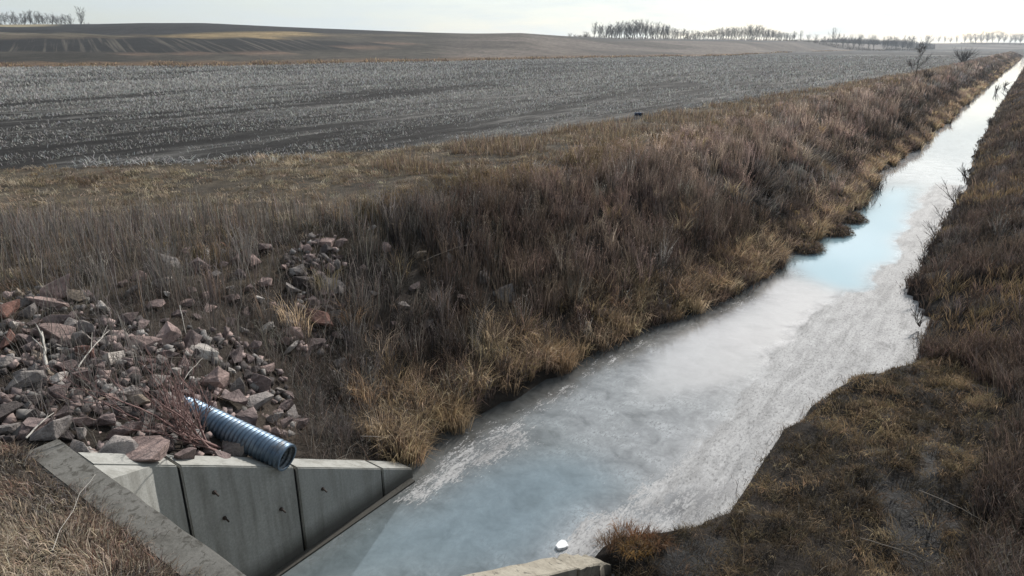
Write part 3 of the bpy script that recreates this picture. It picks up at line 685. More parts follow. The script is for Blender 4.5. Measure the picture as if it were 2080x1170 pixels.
# ------------------------------------------------------------------ dry vegetation
ACC = {}
def blades(key, x, y, h, w, col, lean=.15, bend=.2, az=None, droop=.35, tipc=1.5, z0=None, zoff=-.03):
    n = len(x)
    if n == 0: return
    z = gz(x, y) if z0 is None else z0
    z = z + zoff
    if az is None: az = rng.uniform(0, 2 * math.pi, n)
    lean = np.broadcast_to(lean, (n,)) * rng.uniform(.2, 1.6, n); bend = np.broadcast_to(bend, (n,)) * rng.uniform(.3, 1.7, n)
    dxy = np.stack([np.cos(az), np.sin(az)], 1); fa = rng.uniform(0, 2 * math.pi, n); wd = np.stack([np.cos(fa), np.sin(fa), np.zeros(n)], 1)
    b = np.stack([x, y, z], 1); h = np.broadcast_to(h, (n,)); w = np.broadcast_to(w, (n,))
    l1 = np.clip(lean, 0, 1.3); l2 = np.clip(lean + bend, 0, 1.7)
    m = b + np.concatenate([dxy * (h * .55 * np.sin(l1))[:, None], (h * .55 * np.cos(l1))[:, None]], 1)
    tp = m + np.concatenate([dxy * (h * .45 * np.sin(l2 + droop * bend))[:, None], (h * .45 * np.cos(l2 + droop * bend))[:, None]], 1)
    hw_ = (wd * (w * .5)[:, None])
    v = np.stack([b - hw_, b + hw_, m + hw_ * .85, m - hw_ * .85, tp], 1).reshape(-1, 3)
    k = np.arange(n)[:, None] * 5
    f = np.concatenate([k + [0, 1, 2], k + [0, 2, 3], k + [3, 2, 4]], 0)
    c = np.repeat(col[:, None, :], 5, 1).copy(); c[:, :2] *= .7; c[:, 4] *= tipc  # tip highlight painted into the blade colour; feet darker
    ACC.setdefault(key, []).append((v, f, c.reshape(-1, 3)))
    return m, tp, az
def branchlets(key, m, tp, k, L0, w, col, spread=.7):
    """short side sprays along the upper half of stems"""
    n = len(m)
    for _ in range(k):
        f = rng.uniform(.0, 1.0, n)[:, None]; b = m * (1 - f) + tp * f; az = rng.uniform(0, 6.283, n); l = L0 * rng.uniform(.5, 1.3, n)
        d = np.stack([np.cos(az) * spread, np.sin(az) * spread, np.full(n, .75)], 1); e = b + d * l[:, None]
        fa = rng.uniform(0, 6.283, n); wd = np.stack([np.cos(fa), np.sin(fa), rng.uniform(-.5, .5, n)], 1) * (np.broadcast_to(w, (n,)) * .5)[:, None]
        mid = (b + e) / 2
        v = np.stack([b, mid + wd, e, mid - wd], 1).reshape(-1, 3); kk = np.arange(n)[:, None] * 4
        fc = np.concatenate([kk + [0, 1, 2], kk + [0, 2, 3]], 0); c = np.repeat(col[:, None, :], 4, 1)
        ACC.setdefault(key, []).append((v, fc, c.reshape(-1, 3)))
def flush(key, name, label, cat, m):
    vs_, fs_, cs_, b = [], [], [], 0
    for v, f, c in ACC.pop(key): vs_.append(v); fs_.append(f + b); cs_.append(c); b += len(v)
    return mk(name, npmesh(name, np.vstack(vs_), np.vstack(fs_), np.vstack(cs_)), m, label=label, cat=cat, kind='stuff')
def scatter(x0, x1, y0, y1, dens, dref, seed=None):
    """random points, density falling with distance beyond dref (the level of detail)"""
    edges = [y0]; 
    while edges[-1] < y1: edges.append(min(y1, edges[-1] + max(4, edges[-1] * .12)))
    XX, YY = [], []
    for a, b in zip(edges[:-1], edges[1:]):
        d = math.hypot((a + b) / 2, 10); rho = dens * min(1, (dref / d) ** 1.7); n = rng.poisson(rho * (b - a) * (x1 - x0))
        XX.append(rng.uniform(x0, x1, n)); YY.append(rng.uniform(a, b, n))
    return np.concatenate(XX), np.concatenate(YY)
def lod(x, y, w): return np.maximum(w, .00068 * np.hypot(np.hypot(x, y), 7))
def pick(cols, n, jit=.42, wts=None):
    c = np.array(cols)[rng.choice(len(cols), n, p=wts)]; return c * rng.uniform(1 - jit, 1 + jit, (n, 1)) * rng.uniform(.94, 1.06, (n, 3))
def keep(m, *a): return [q[m] for q in a]

GOLD = [(.46, .34, .21), (.36, .26, .155), (.62, .49, .335), (.26, .19, .13)]
BROWN = [(.165, .122, .102), (.195, .145, .118), (.12, .093, .08), (.22, .16, .122)]
PINKB = [(.24, .18, .145), (.185, .142, .117), (.30, .235, .192)]
GREY = [(.195, .176, .16), (.155, .14, .128), (.26, .235, .213), (.115, .102, .094)]
TAN = [(.34, .275, .195), (.27, .21, .145), (.21, .165, .115), (.45, .38, .285)]
ORNG = [(.205, .15, .09), (.17, .125, .08), (.25, .19, .12)]
DARK = [(.06, .048, .04), (.085, .066, .053), (.045, .038, .033), (.115, .088, .068)]
UPX = [(555,505),(640,462),(720,478),(722,600),(712,770),(640,795),(570,775),(548,650)]
def rockpoly(x, y):
    a_, b_ = proj(x, y, gz(x, y, False)); return (inpoly(a_, b_, MAIN) | inpoly(a_, b_, UPX)) & (y < 20)

def clumps(key, cx, cy, k, rad, h, w, cols, lean, bend, droop=.5, jit=.2, z0=None):
    n = len(cx)
    if n == 0: return None
    a = rng.uniform(0, 6.283, n * k); rr_ = np.repeat(rad, k) * np.sqrt(rng.random(n * k))
    x = np.repeat(cx, k) + np.cos(a) * rr_; y = np.repeat(cy, k) + np.sin(a) * rr_
    c = np.repeat(pick(cols, n, .2), k, 0) * rng.uniform(1 - jit, 1 + jit, (n * k, 1))
    hh = np.repeat(h, k) * rng.uniform(.55, 1.2, n * k)
    zz = None
    if z0 is not None: zz = np.repeat(z0, k)
    else: zz = np.maximum(gz(x, y), -.02)
    return blades(key, x, y, hh, lod(x, y, w), c, lean, bend, a + rng.uniform(-.7, .7, n * k), droop, z0=zz)
# left bank: weeds of the slope, plant by plant
def expand(arrs, k): return [np.repeat(q, k, 0) for q in arrs]
x, y = scatter(-16.5, -6, 3.4, 700, 15, 24)
s = np.where(y < WEND, WB, xl(y)) - x; pxx, pyy = proj(x, y, gz(x, y, False)); rk = rockpoly(x, y)
cl3 = fbm(x, y, 1.3, 103, 2)
def away(pxx, pyy):
    r_ = np.ones(len(pxx), bool)
    for a, b2, w_ in placed: r_ &= ~((np.abs(pxx - a) < w_ * .75) & (pyy > b2 - w_ * .2) & (pyy < b2 + w_ * 1.6))
    return r_
nost = away(pxx, pyy)
ok = (s > .3) & (s < 9.5) & ~rk & (nost | (rng.random(len(x)) < .42)) & (rng.random(len(x)) < 1 - .45 * ((y < 14) & (pxx < 760))) & (rng.random(len(x)) < np.clip(.35 + 1.1 * cl3, 0, 1)); x, y, s, pxx = keep(ok, x, y, s, pxx); n = len(x)
cl, cl2 = fbm(x, y, 3.0, 101, 3), fbm(x, y, 7.0, 102, 2)
nearrock = sstep(1080, 700, pxx) * (y < 25); shoulder = sstep(6.0, 8.0, s)
c = np.where((cl + rng.normal(0, .08, n) > .52)[:, None], pick(PINKB, n), pick(BROWN, n))
c = np.where((cl2 + rng.normal(0, .06, n) < .42)[:, None], pick(DARK, n) * 1.2, c)
c = np.where((rng.random(n) < nearrock * .85)[:, None], pick(GREY, n) * .95, c)
c = np.where((rng.random(n) < shoulder * .7)[:, None], pick(ORNG, n), c)
c = np.where((rng.random(n) < .05)[:, None], pick(GREY, n) * 1.3, c)
c = np.where(((rng.random(n) < .75 * sstep(24, 34, y) * sstep(1.0, 1.8, s) * sstep(4.6, 3.4, s + cl * 1.5)))[:, None], pick(DARK, n) * .9, c)  # far lower bank: shade put in as darker weed colours
c = np.where(((rng.random(n) < .6 * sstep(24, 40, y) * sstep(3.6, 4.8, s)))[:, None], pick(PINKB, n) * 1.15, c)  # far upper bank: sunlit tone put into the weed colour
flat_ = (fbm(x, y, 4.2, 140, 2) > .57) & (s > 1.8)
c = np.where((flat_ & (rng.random(n) < .6))[:, None], pick(GREY, n), c) * (.40 + .95 * fbm(x, y, 4.5, 144, 3))[:, None] * (1 - .35 * sstep(1150, 900, pxx) * sstep(560, 700, pxx) * (s < 5.5))[:, None]  # last factor paints the shadow on the lower slope right of the stones
h = (.55 + .85 * cl) * rng.uniform(.6, 1.35, n) * (1 - .45 * shoulder) * np.where(y > 60, 1.2, 1); h = np.where(s < 1.2, h * .65, h)
far_ = np.maximum(1, (np.hypot(x, y) / 24) ** .75)
K = 22; X2, Y2, h2, c2, fl2, f2 = expand([x, y, h, c, flat_, far_], K); m_ = len(X2)
a = rng.uniform(0, 6.283, m_); rr_ = .17 * f2 * np.sqrt(rng.random(m_)); X2 = X2 + np.cos(a) * rr_; Y2 = Y2 + np.sin(a) * rr_
az_ = np.where(fl2, np.repeat(2.6 * fbm(x, y, 5, 141, 2) - 2.2, K) + rng.normal(0, .35, m_), a + rng.normal(0, .5, m_))
c2 = c2 * rng.uniform(.55, 1.6, (m_, 1))
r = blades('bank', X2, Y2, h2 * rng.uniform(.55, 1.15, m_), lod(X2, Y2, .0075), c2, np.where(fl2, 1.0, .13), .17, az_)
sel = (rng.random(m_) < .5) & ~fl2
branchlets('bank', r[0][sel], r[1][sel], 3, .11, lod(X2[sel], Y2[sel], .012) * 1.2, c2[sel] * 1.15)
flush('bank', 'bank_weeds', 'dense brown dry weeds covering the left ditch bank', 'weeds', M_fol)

# golden reeds along the left water edge, in clumps
yy = np.concatenate([rng.uniform(9.0, 30, 560), rng.uniform(30, 70, 460), rng.uniform(70, 180, 300), rng.uniform(180, 600, 260)])
off = np.abs(rng.normal(0, .75, len(yy))) + .05
m = (fbm(yy, off * 3, 2.6, 130, 2) > .34); yy, off = yy[m], off[m]
cx_ = xl(yy) - off; sc = 1 + sstep(30, 120, yy) * .4
clumps('reed', cx_, yy, 40, .22 * sc, (.35 + .75 * fbm(cx_, yy, 2, 131, 2)) * sc, .010, GOLD + GOLD + BROWN[:3] + DARK[:1], .30, .65)
# patches of gold further up the slope
yy = rng.uniform(9, 60, 170); off = rng.uniform(1.2, 4.5, 170); cx_ = xl(yy) - off; m = fbm(cx_, yy, 3.2, 133, 2) > .56
clumps('reed', cx_[m], yy[m], 40, np.full(m.sum(), .25), np.full(m.sum(), .85), .009, GOLD + PINKB, .25, .5)
G1 = [hit(a, b) for a, b in [(790, 905), (760, 890), (815, 930), (1110, 720), (1060, 755), (990, 730), (1160, 610), (1190, 600), (1000, 700), (1090, 735), (1140, 745), (960, 790), (910, 850), (930, 870)]]
clumps('reed', np.array([g[0] for g in G1]), np.array([g[1] for g in G1]), 150, np.full(len(G1), .32), np.full(len(G1), .85), .010, GOLD, .25, .6)
n = 520; yy = rng.uniform(9.5, 60, n); cx_ = xr(yy) - np.abs(rng.normal(0, .16, n)); blades('reed', cx_, yy, rng.uniform(.06, .3, n), lod(cx_, yy, .007), pick(DARK + BROWN, n), .7, .4, z0=np.zeros(n))
# reeds standing in the ice edge
yy = rng.uniform(14, 60, 420); cx_ = xl(yy) + np.abs(rng.normal(0, .28, 420)); blades('reed', cx_, yy, rng.uniform(.12, .5, 420), lod(cx_, yy, .007), pick(DARK + BROWN, 420), .3, .4, z0=np.zeros(420))
flush('reed', 'water_reeds', 'golden dry reeds fringing the left edge of the ice', 'reeds', M_fol)

# grey stems standing among the stones
x, y = scatter(-22, -8.9, 2.9, 13, 62, 30); rk = rockpoly(x, y); pxx, pyy = proj(x, y, gz(x, y, False))
dens = np.where(rk, .27 + .7 * sstep(.45, .62, fbm(x, y, 1.1, 150, 2)), .0)
ok = (rng.random(len(x)) < dens) & (pxx > -120) & ~((pxx > 380) & (pxx < 640) & (pyy > 800)); x, y = keep(ok, x, y); n = len(x); c = pick(GREY, n)
r = blades('stem', x, y, rng.uniform(.35, 1.15, n), lod(x, y, .0065), c, .22, .12)
sel = rng.random(n) < .45; branchlets('stem', r[0][sel], r[1][sel], 3, .16, .007, c[sel], .8)
x, y = scatter(-14, -9.2, 4.5, 10.5, 130, 40); pxx, pyy = proj(x, y, gz(x, y, False)); ok = inpoly(pxx, pyy, [(520, 690), (700, 640), (860, 760), (870, 950), (640, 955), (600, 900), (625, 860), (600, 790)]); x, y = keep(ok, x, y); n = len(x)
r = blades('stem', x, y, rng.uniform(.25, .95, n), .0075, pick(GREY + BROWN + DARK, n), .3, .3); branchlets('stem', r[0], r[1], 2, .14, .008, pick(GREY, n), .8)
x, y = scatter(-22, -9.3, 3.0, 13, 300, 30); rk = rockpoly(x, y); ok = rk & (fbm(x, y, .8, 151, 3) > .40); x, y = keep(ok, x, y); n = len(x)
blades('stem', x, y, rng.uniform(.1, .4, n), .006, pick(GREY + DARK + BROWN, n) * .8, .8, .6)
x, y = scatter(-22, -10, 4, 14, 260, 30); pxx, pyy = proj(x, y, gz(x, y, False)); ok = inpoly(pxx, pyy, [(200, 600), (340, 500), (560, 470), (720, 470), (740, 700), (600, 760), (440, 660), (300, 650)]); x, y = keep(ok, x, y); n = len(x)
blades('stem', x, y, rng.uniform(.10, .42, n), .0075, pick(GREY + DARK + BROWN, n), .6, .6)
# tall grey stems on the upper slope left, over the stones
x, y = scatter(-24, -10.5, 4, 16, 150, 30); pxx, pyy = proj(x, y, gz(x, y, False)); rk = rockpoly(x, y)
ZS = [(-100, 470), (200, 455), (760, 430), (820, 600), (700, 760), (600, 700), (540, 690), (330, 660), (240, 630), (180, 580), (-100, 600)]
ok = inpoly(pxx, pyy, ZS) & ~rk & (away(pxx, pyy) | (rng.random(len(x)) < .45)) & (rng.random(len(x)) < .75) & (rng.random(len(x)) < np.clip(fbm(x, y, .9, 152, 3) * 1.7 - .2, 0, 1)); x, y = keep(ok, x, y); n = len(x)
c = np.where((rng.random(n) < .75)[:, None], pick(GREY, n), pick(BROWN, n)); r = blades('stem', x, y, rng.uniform(.5, 1.2, n), lod(x, y, .0065), c, .14, .12)
sel = rng.random(n) < .5; branchlets('stem', r[0][sel], r[1][sel], 2, .14, .008, c[sel])
flush('stem', 'grey_stems', 'thin grey dead stems standing among and above the stones', 'stems', M_fol)

# buffer strip of tan grass between the bank and the field, in tufts
x, y = scatter(-48, -13, 2.7, 260, 13, 24); s = np.where(y < WEND, WB, xl(y)) - x; fe = field_edge(y) + (fbm(x, y, 3.5, 91, 3) - .5) * 1.8
ok = (s > 6.3) & (x > fe - .3) & (proj(x, y, gz(x, y, False))[0] > -150); x, y, s = keep(ok, x, y, s)
g1, g2 = fbm(x, y, 2.4, 160, 3), fbm(x, y, 6, 161, 2); ok = rng.random(len(x)) < np.clip(2.8 * g1 - .5, .28, 1); x, y, s, g1, g2 = keep(ok, x, y, s, g1, g2); n = len(x)
c = np.where((g2 > .5)[:, None], pick(TAN, n), pick(TAN + ORNG + BROWN, n)); azm = 6.283 * fbm(x, y, 1.3, 162, 2) + rng.normal(0, .5, n)
hh = (.08 + .34 * g1 ** 1.3) * rng.uniform(.5, 1.5, n); far_ = np.maximum(1, (np.hypot(x, y) / 24) ** .75)
K = 17; X2, Y2, h2, c2, az2, f2 = expand([x, y, hh, c, azm, far_], K); m_ = len(X2); a = rng.uniform(0, 6.283, m_); rr_ = .2 * f2 * np.sqrt(rng.random(m_))
blades('strip', X2 + np.cos(a) * rr_, Y2 + np.sin(a) * rr_, h2 * rng.uniform(.5, 1.2, m_), lod(X2, Y2, .010), c2 * rng.uniform(.6, 1.4, (m_, 1)), .7, .6, az2 + rng.normal(0, .8, m_))
x, y = scatter(-24, -13.5, 20, 500, 46, 30); s = xl(y) - x; fe = field_edge(y); ok = (s > 6.5) & (x > fe) & (fbm(x, y, 3, 165, 2) > .42); x, y = keep(ok, x, y); n = len(x)
blades('strip', x, y, rng.uniform(.3, .8, n), lod(x, y, .009), pick(ORNG + BROWN + TAN[:2], n), .2, .25)
flush('strip', 'buffer_grass', 'tan tufted dry grass strip between the bank and the field', 'grass', M_fol)

# road embankment grass, lower left
NE = 75000; x = rng.uniform(-12.5, -3.8, NE); y = rng.uniform(-.2, 2.62, NE); g1 = fbm(x, y, .7, 170, 3); ok = (rng.random(NE) < np.clip(g1 * 1.9 - .25, .1, 1)) ; ok &= (y < 2.5) 
x, y, g1 = keep(ok, x, y, g1); n = len(x); pxx, pyy = proj(x, y, gz(x, y, False)); pale = sstep(1000, 1130, pyy) * sstep(330, 60, pxx)
c = np.where((rng.random(n) < .25 + .7 * pale)[:, None], pick([(.33, .27, .20), (.28, .22, .16), (.40, .34, .27)], n), np.where((fbm(x, y, .5, 171, 2) > .52)[:, None], pick(BROWN + [(.17, .095, .07)], n), pick(GREY + DARK, n)))
blades('road', x, y, (.07 + .26 * g1) * rng.uniform(.5, 1.3, n), .008, c * rng.uniform(.5, 1.7, (n, 1)), .7, .7, 6.283 * fbm(x, y, .6, 172, 2) + rng.normal(0, .8, n))
n = 260; x = rng.uniform(-11, -4.5, n); y = rng.uniform(.2, 2.45, n); blades('road', x, y, rng.uniform(.25, .6, n), .005, pick(GREY + TAN, n), .75, .3)
n = 2600; x = rng.uniform(-9.9, -4.5, n); y = 2.36 + np.abs(rng.normal(0, .13, n)) * (fbm(x, x * 0, .7, 175, 2) > .42); blades('road', x, y, rng.uniform(.06, .24, n), .007, pick(GREY + BROWN + TAN[:2], n), .9, .6, rng.normal(1.2, .8, n), z0=np.full(n, 3.46))
flush('road', 'embankment_grass', 'short matted dry grass on the road embankment behind the headwall', 'grass', M_fol)

# right bank, plant by plant
x, y = np.concatenate([np.stack(scatter(-4.2, 6.5, 6.5, 650, 21, 22), 1), np.stack(scatter(-4.2, 2.5, 7, 22, 38, 40), 1)]).T; s = x - np.where(y < WEND, RB, xr(y)); pxx, pyy = proj(x, y, gz(x, y, False))
inmud = (inpoly(pxx, pyy, MUD) | inpoly(pxx, pyy, MUD2)) & (y < 25)
ok = (s > .02) & (pxx < 2260) & (pyy < 1320) & (rng.random(len(x)) < np.where(inmud, .22, np.clip(.22 + 1.2 * fbm(x, y, .8, 182, 2), 0, 1))); x, y, s = keep(ok, x, y, s); n = len(x)
bench = (y < 21) & (s < 3.9 * sstep(23, 17, y)); g1 = fbm(x, y, 1.3, 180, 3); g2 = fbm(x, y, 3.4, 181, 2); gold = (fbm(x, y, 2.6, 183, 2) > .60) & (y > 15)
mossy = pick([(.095, .074, .05), (.055, .047, .037), (.12, .09, .058), (.17, .128, .083)], n)
weeds = np.where((g2 + rng.normal(0, .08, n) > .55)[:, None], pick(BROWN, n) * .7, pick(DARK + GREY[3:], n) * 1.15)
c = np.where(bench[:, None], np.where((g1 + rng.normal(0, .06, n) > .57)[:, None], pick([(.24, .175, .105), (.30, .225, .14), (.16, .12, .08)], n), mossy), weeds)
c = np.where(((gold) & (rng.random(n) < .75))[:, None], pick([(.26, .19, .11), (.20, .145, .09)], n), c)
h = np.where(bench, .16 + .22 * g1, np.where(gold, .5, .4 + .55 * g2)) * rng.uniform(.5, 1.35, n); h *= np.where(s < .6, .6, 1)
far_ = np.maximum(1, (np.hypot(x, y) / 22) ** .75); azc = rng.uniform(0, 6.283, n)
K = 18; X2, Y2, h2, c2, be, go_, f2, az2, s2_ = expand([x, y, h, c, bench, gold, far_, azc, s], K); m_ = len(X2)
a = rng.uniform(0, 6.283, m_); rr_ = np.where(be, .15, .17) * f2 * np.sqrt(rng.random(m_)); X2 = X2 + np.cos(a) * rr_; Y2 = Y2 + np.sin(a) * rr_
c2 = c2 * rng.uniform(.6, 1.4, (m_, 1)); az_ = np.where(be, az2 + rng.normal(0, .6, m_), a + rng.normal(0, .5, m_))
r = blades('right', X2, Y2, h2 * rng.uniform(.5, 1.2, m_), lod(X2, Y2, .0085), c2, np.where(be, .85, np.where(go_, .4, .25)), np.where(be, .6, .3), az_)
sel = (~be) & (~go_) & (rng.random(m_) < .45); branchlets('right', r[0][sel], r[1][sel], 3, .11, lod(X2[sel], Y2[sel], .012), c2[sel] * 1.15)
sel = be & (rng.random(m_) < .02); blades('right', X2[sel], Y2[sel], rng.uniform(.2, .5, sel.sum()), .006, pick(TAN + GREY, sel.sum()), .8, .5)
q = [hit(a, b) for a, b in [(1270, 1085), (1240, 1100), (1300, 1100), (1330, 1125), (1260, 1120), (1290, 1140)]]
clumps('right', np.array([g[0] for g in q]), np.array([g[1] for g in q]), 170, np.full(6, .22), np.full(6, .34), .008, [(.26, .14, .06), (.20, .11, .055), (.14, .085, .05)], .5, .8)
flush('right', 'right_bank_weeds', 'dark matted weeds and dead grass covering the right bank', 'weeds', M_fol)

# stubble of the field, standing in rows
rows_x = []; XX, YY = [], []
x, y = scatter(-200, -16, 4, 420, 40, 42); x = x + y * -.0; 
ph = (x * math.cos(.07) + y * math.sin(.07)) / .76; x = x - (ph - np.round(ph)) * .76 * .82
fs_ = np.interp(azim(x, y)[0], STU, STV); ok = (x < field_edge(y) + .3) & (azim(x, y)[1] < fs_ - 1) & (proj(x, y, gz(x, y, False))[0] > -120)
ok &= rng.random(len(x)) < np.clip(8 * (.68 * fbm(x + y * .07, y * .16, 1.8, 190, 4) + .32 * tone(x, y) - .445), .03, 1) * (np.abs(((x + y * .07) / 13.7) % 1 - .5) > .035); x, y = keep(ok, x, y); n = len(x)
azr = np.where(rng.random(n) < .5, 1.5, -1.64) + rng.normal(0, .45, n); blades('stub', x, y, rng.uniform(.10, .30, n) * np.clip(np.hypot(x, y) / 60, .8, 2.2), lod(x, y, .012) * 1.35, pick([(.44, .425, .40), (.34, .325, .30), (.56, .545, .515), (.22, .205, .185)], n), np.where(rng.random(n) < .7, 1.15, .45), .12, azr)
n = 700; a = rng.uniform(150, 640, n); b = 330 + rng.normal(0, 5, n) - (a - 300) * .02; pts = np.array([at(u, v, FIELD_Z) for u, v in zip(a, b)])
blades('stub', pts[:, 0], pts[:, 1], rng.uniform(.2, .45, n), .03, pick([(.55, .54, .52), (.45, .44, .42)], n), 1.2, .3)
flush('stub', 'field_stubble', 'pale crop stubble standing in rows on the dark field', 'stubble', M_stub)
# grass along the far field boundary
u = rng.uniform(-120, 1790, 9000); fs_ = np.interp(u, STU, STV) + rng.normal(0, 4, 9000) + 3
r_ = (u - 1040) * cp / F * fs_; x = -sy * fs_ + cy * r_; y = cy * fs_ + sy * r_
g = fbm(u, u * 0, 40, 195, 3); ok = rng.random(9000) < np.clip(2.2 * g - .3, .1, 1); x, y, g = keep(ok, x, y, g); n = len(x)
blades('far', x, y, (.1 + 1.5 * g ** 1.5) * rng.uniform(.3, 1.3, n), lod(x, y, .02) * 1.6, pick(ORNG + GOLD[:2] + BROWN, n), .25, .3)
flush('far', 'boundary_grass', 'rusty dry grass along the far edge of the stubble field', 'grass', M_fol)

# tussocks hanging over the ice at the left edge
TUS = [(1633, 500, 'rounded dry grass tussock nearest the camera of the three jutting over the ice'), (1676, 464, 'middle dry grass tussock of the three jutting over the ice'), (1716, 440, 'farthest dry grass tussock of the three jutting over the ice')]
for a, b, lab in TUS:
    q = at(a, b + 4, .05); q[0] = max(q[0], float(xl(np.array([q[1]]))[0]) + .30); n = 900; th = rng.uniform(0, 6.283, n); rr_ = .62 * np.sqrt(rng.random(n)); x = q[0] + np.cos(th) * rr_; y = q[1] + np.sin(th) * rr_ * 1.3
    blades('t', x, y, rng.uniform(.3, .6, n), lod(x, y, .012), pick(DARK + ORNG + BROWN, n), .5 + rr_, .9, th, .8, z0=.22 * (1 - (rr_ / .62) ** 2) - .02)
    v = ACC.pop('t')[0]; o = mk('grass_tussock', None, label=lab, cat='tussock', group='tussocks jutting over the ice', loc=(q[0], q[1], 0))
    mk('blades', npmesh('blades', v[0] - np.array([q[0], q[1], 0]), v[1], v[2]), M_fol, o)
    me = bpy.data.meshes.new('root_mound'); bm = bmesh.new(); bmesh.ops.create_icosphere(bm, subdivisions=3, radius=1)
    for vv_ in bm.verts: vv_.co = Vector((vv_.co.x * .6, vv_.co.y * .78, vv_.co.z * .24)) * (1 + .3 * mnoise.noise(vv_.co * 2.2 + Vector((a, 0, 0))))
    bmesh_obj('root_mound', bm, bark('peat%d' % a, (.05, .038, .026), (.10, .075, .05)), o)

# ------------------------------------------------------------------ woody plants
def tubes(segs, sides=4):
    V, Fc, b = [], [], 0
    for p0, p1, r0, r1 in segs:
        d = np.array(p1) - np.array(p0); l = np.linalg.norm(d) + 1e-9; d = d / l
        u = np.cross(d, [0, 0, 1] if abs(d[2]) < .9 else [1, 0, 0]); u /= np.linalg.norm(u); w = np.cross(d, u)
        for pt, r in ((p0, r0), (p1, r1)):
            for k in range(sides):
                th = 2 * math.pi * k / sides; V.append(np.array(pt) + (u * math.cos(th) + w * math.sin(th)) * r)
        for k in range(sides): Fc.append((b + k, b + (k + 1) % sides, b + sides + (k + 1) % sides, b + sides + k))
        b += 2 * sides
    return np.array(V), np.array(Fc)
def grow_tree(r, height, trunk_r, levels=4, split=(3, 5), up=.35, spread=.75, first=.28, taper=.62, minr=.012, lenf=.62, lean=(0, 0)):
    thick, thin = [], []
    def br(p, d, l, rad, lev):
        n = 3 if lev < 2 else 2; pts = [p]; 
        for k in range(n):
            d = (d + Vector((r.gauss(0, .13), r.gauss(0, .13), r.gauss(0, .06) + up * .12))).normalized(); q = pts[-1] + d * l / n; 
            r0 = rad * (1 - .45 * k / n); r1 = rad * (1 - .45 * (k + 1) / n)
            (thick if lev < 2 else thin).append((tuple(pts[-1]), tuple(q), max(r0, minr), max(r1, minr * .7))); pts.append(q)
        if lev >= levels: return
        for _ in range(r.randint(*split)):
            f = r.uniform(first if lev == 0 else .2, 1.0) * n; k = min(int(f), n - 1); base = pts[k].lerp(pts[k + 1], f - k)
            az = r.uniform(0, 6.283); side = Vector((math.cos(az), math.sin(az), r.uniform(-.05, .55)))
            nd = (d * (1 - spread * .5) + side * spread).normalized(); nd = (nd + Vector((0, 0, up))).normalized()
            br(base, nd, l * lenf * r.uniform(.75, 1.15), rad * taper * r.uniform(.6, .9), lev + 1)
        br(pts[-1], (d + Vector((r.gauss(0, .2), r.gauss(0, .2), .1))).normalized(), l * lenf, rad * .55, lev + 1)
    br(Vector((0, 0, 0)), Vector((lean[0], lean[1], 1)).normalized(), height * .45, trunk_r, 0)
    top = max(s[1][2] for s in thick + thin); k = height / top
    sc = lambda S: [(tuple(np.array(a) * k), tuple(np.array(b) * k), c, d) for a, b, c, d in S]
    return sc(thick), sc(thin)
def fan_tree(r, minr=.0018):
    """bare field tree of unit height: ascending limbs in a fan, twigs all along them"""
    thick, thin = [], []; tr = r.uniform(.010, .014); th0 = r.uniform(.12, .26)
    p = Vector((0, 0, 0)); q = Vector((r.gauss(0, .01), r.gauss(0, .01), th0)); thick.append((tuple(p), tuple(q), tr, tr * .8)); base = q
    for k in range(r.randint(7, 10)):
        az = r.uniform(0, 6.283); tilt = r.uniform(.05, .75) if k else .05; st = base * r.uniform(.55, 1.0)
        d = Vector((math.cos(az) * math.sin(tilt), math.sin(az) * math.sin(tilt), math.cos(tilt))); l = (1 - st.z) * r.uniform(.75, 1.0) * (1 - .25 * tilt); pts = [st]; n = 5; rad = tr * r.uniform(.4, .6)
        for j in range(n):
            d = (d + Vector((r.gauss(0, .09), r.gauss(0, .09), .08))).normalized(); pts.append(pts[-1] + d * l / n)
            thick.append((tuple(pts[-2]), tuple(pts[-1]), max(rad * (1 - .8 * j / n), minr), max(rad * (1 - .8 * (j + 1) / n), minr)))
        for _ in range(11):
            f = r.uniform(.15, 1.0) * n; j = min(int(f), n - 1); b0 = pts[j].lerp(pts[j + 1], f - j); a2 = r.uniform(0, 6.283)
            d2 = (d * .8 + Vector((math.cos(a2), math.sin(a2), .35)) * r.uniform(.5, .9)).normalized(); l2 = r.uniform(.10, .22) * (1.25 - .5 * f / n)
            e = b0 + d2 * l2; thin.append((tuple(b0), tuple(e), minr * 1.6, minr))
            for _ in range(5):
                b1 = b0.lerp(e, r.uniform(.2, 1)); d3 = (d2 + Vector((r.gauss(0, .5), r.gauss(0, .5), r.gauss(.25, .35)))).normalized(); thin.append((tuple(b1), tuple(b1 + d3 * r.uniform(.05, .11)), minr, minr * .7))
    k = 1 / max(s_[1][2] for s_ in thick + thin); sc = lambda S: [(tuple(np.array(a_) * k), tuple(np.array(b_) * k), c_, d_) for a_, b_, c_, d_ in S]
    return sc(thick), sc(thin)
TV = []
for k in range(8):
    th_, tn_ = fan_tree(random.Random(500 + k))
    a = npmesh('trunk', *tubes(th_, 5)); b = npmesh('crown', *tubes(tn_, 3)); a.materials.append(M_bark); b.materials.append(M_twig); TV.append((a, b))
def plant_tree(px, py, hpx, dist_fw, label, group, k=None, wide=1.0, name='bare_tree'):
    r_ = (px - 1040) * cp / F * dist_fw; x, y = -sy * dist_fw + cy * r_, cy * dist_fw + sy * r_
    z = float(gz(np.array([x]), np.array([y]), False)[0]); hgt = hpx * dist_fw / (F * cp)
    o = mk(name, None, label=label, cat='tree', group=group, loc=(x, y, z - .05)); k = random.randrange(8) if k is None else k
    a = mk('trunk', TV[k][0], None, o); b = mk('crown', TV[k][1], None, o)
    o.scale = (hgt * wide, hgt * wide, hgt); o.rotation_euler = (0, 0, random.uniform(0, 6.28)); return o
random.seed(21)
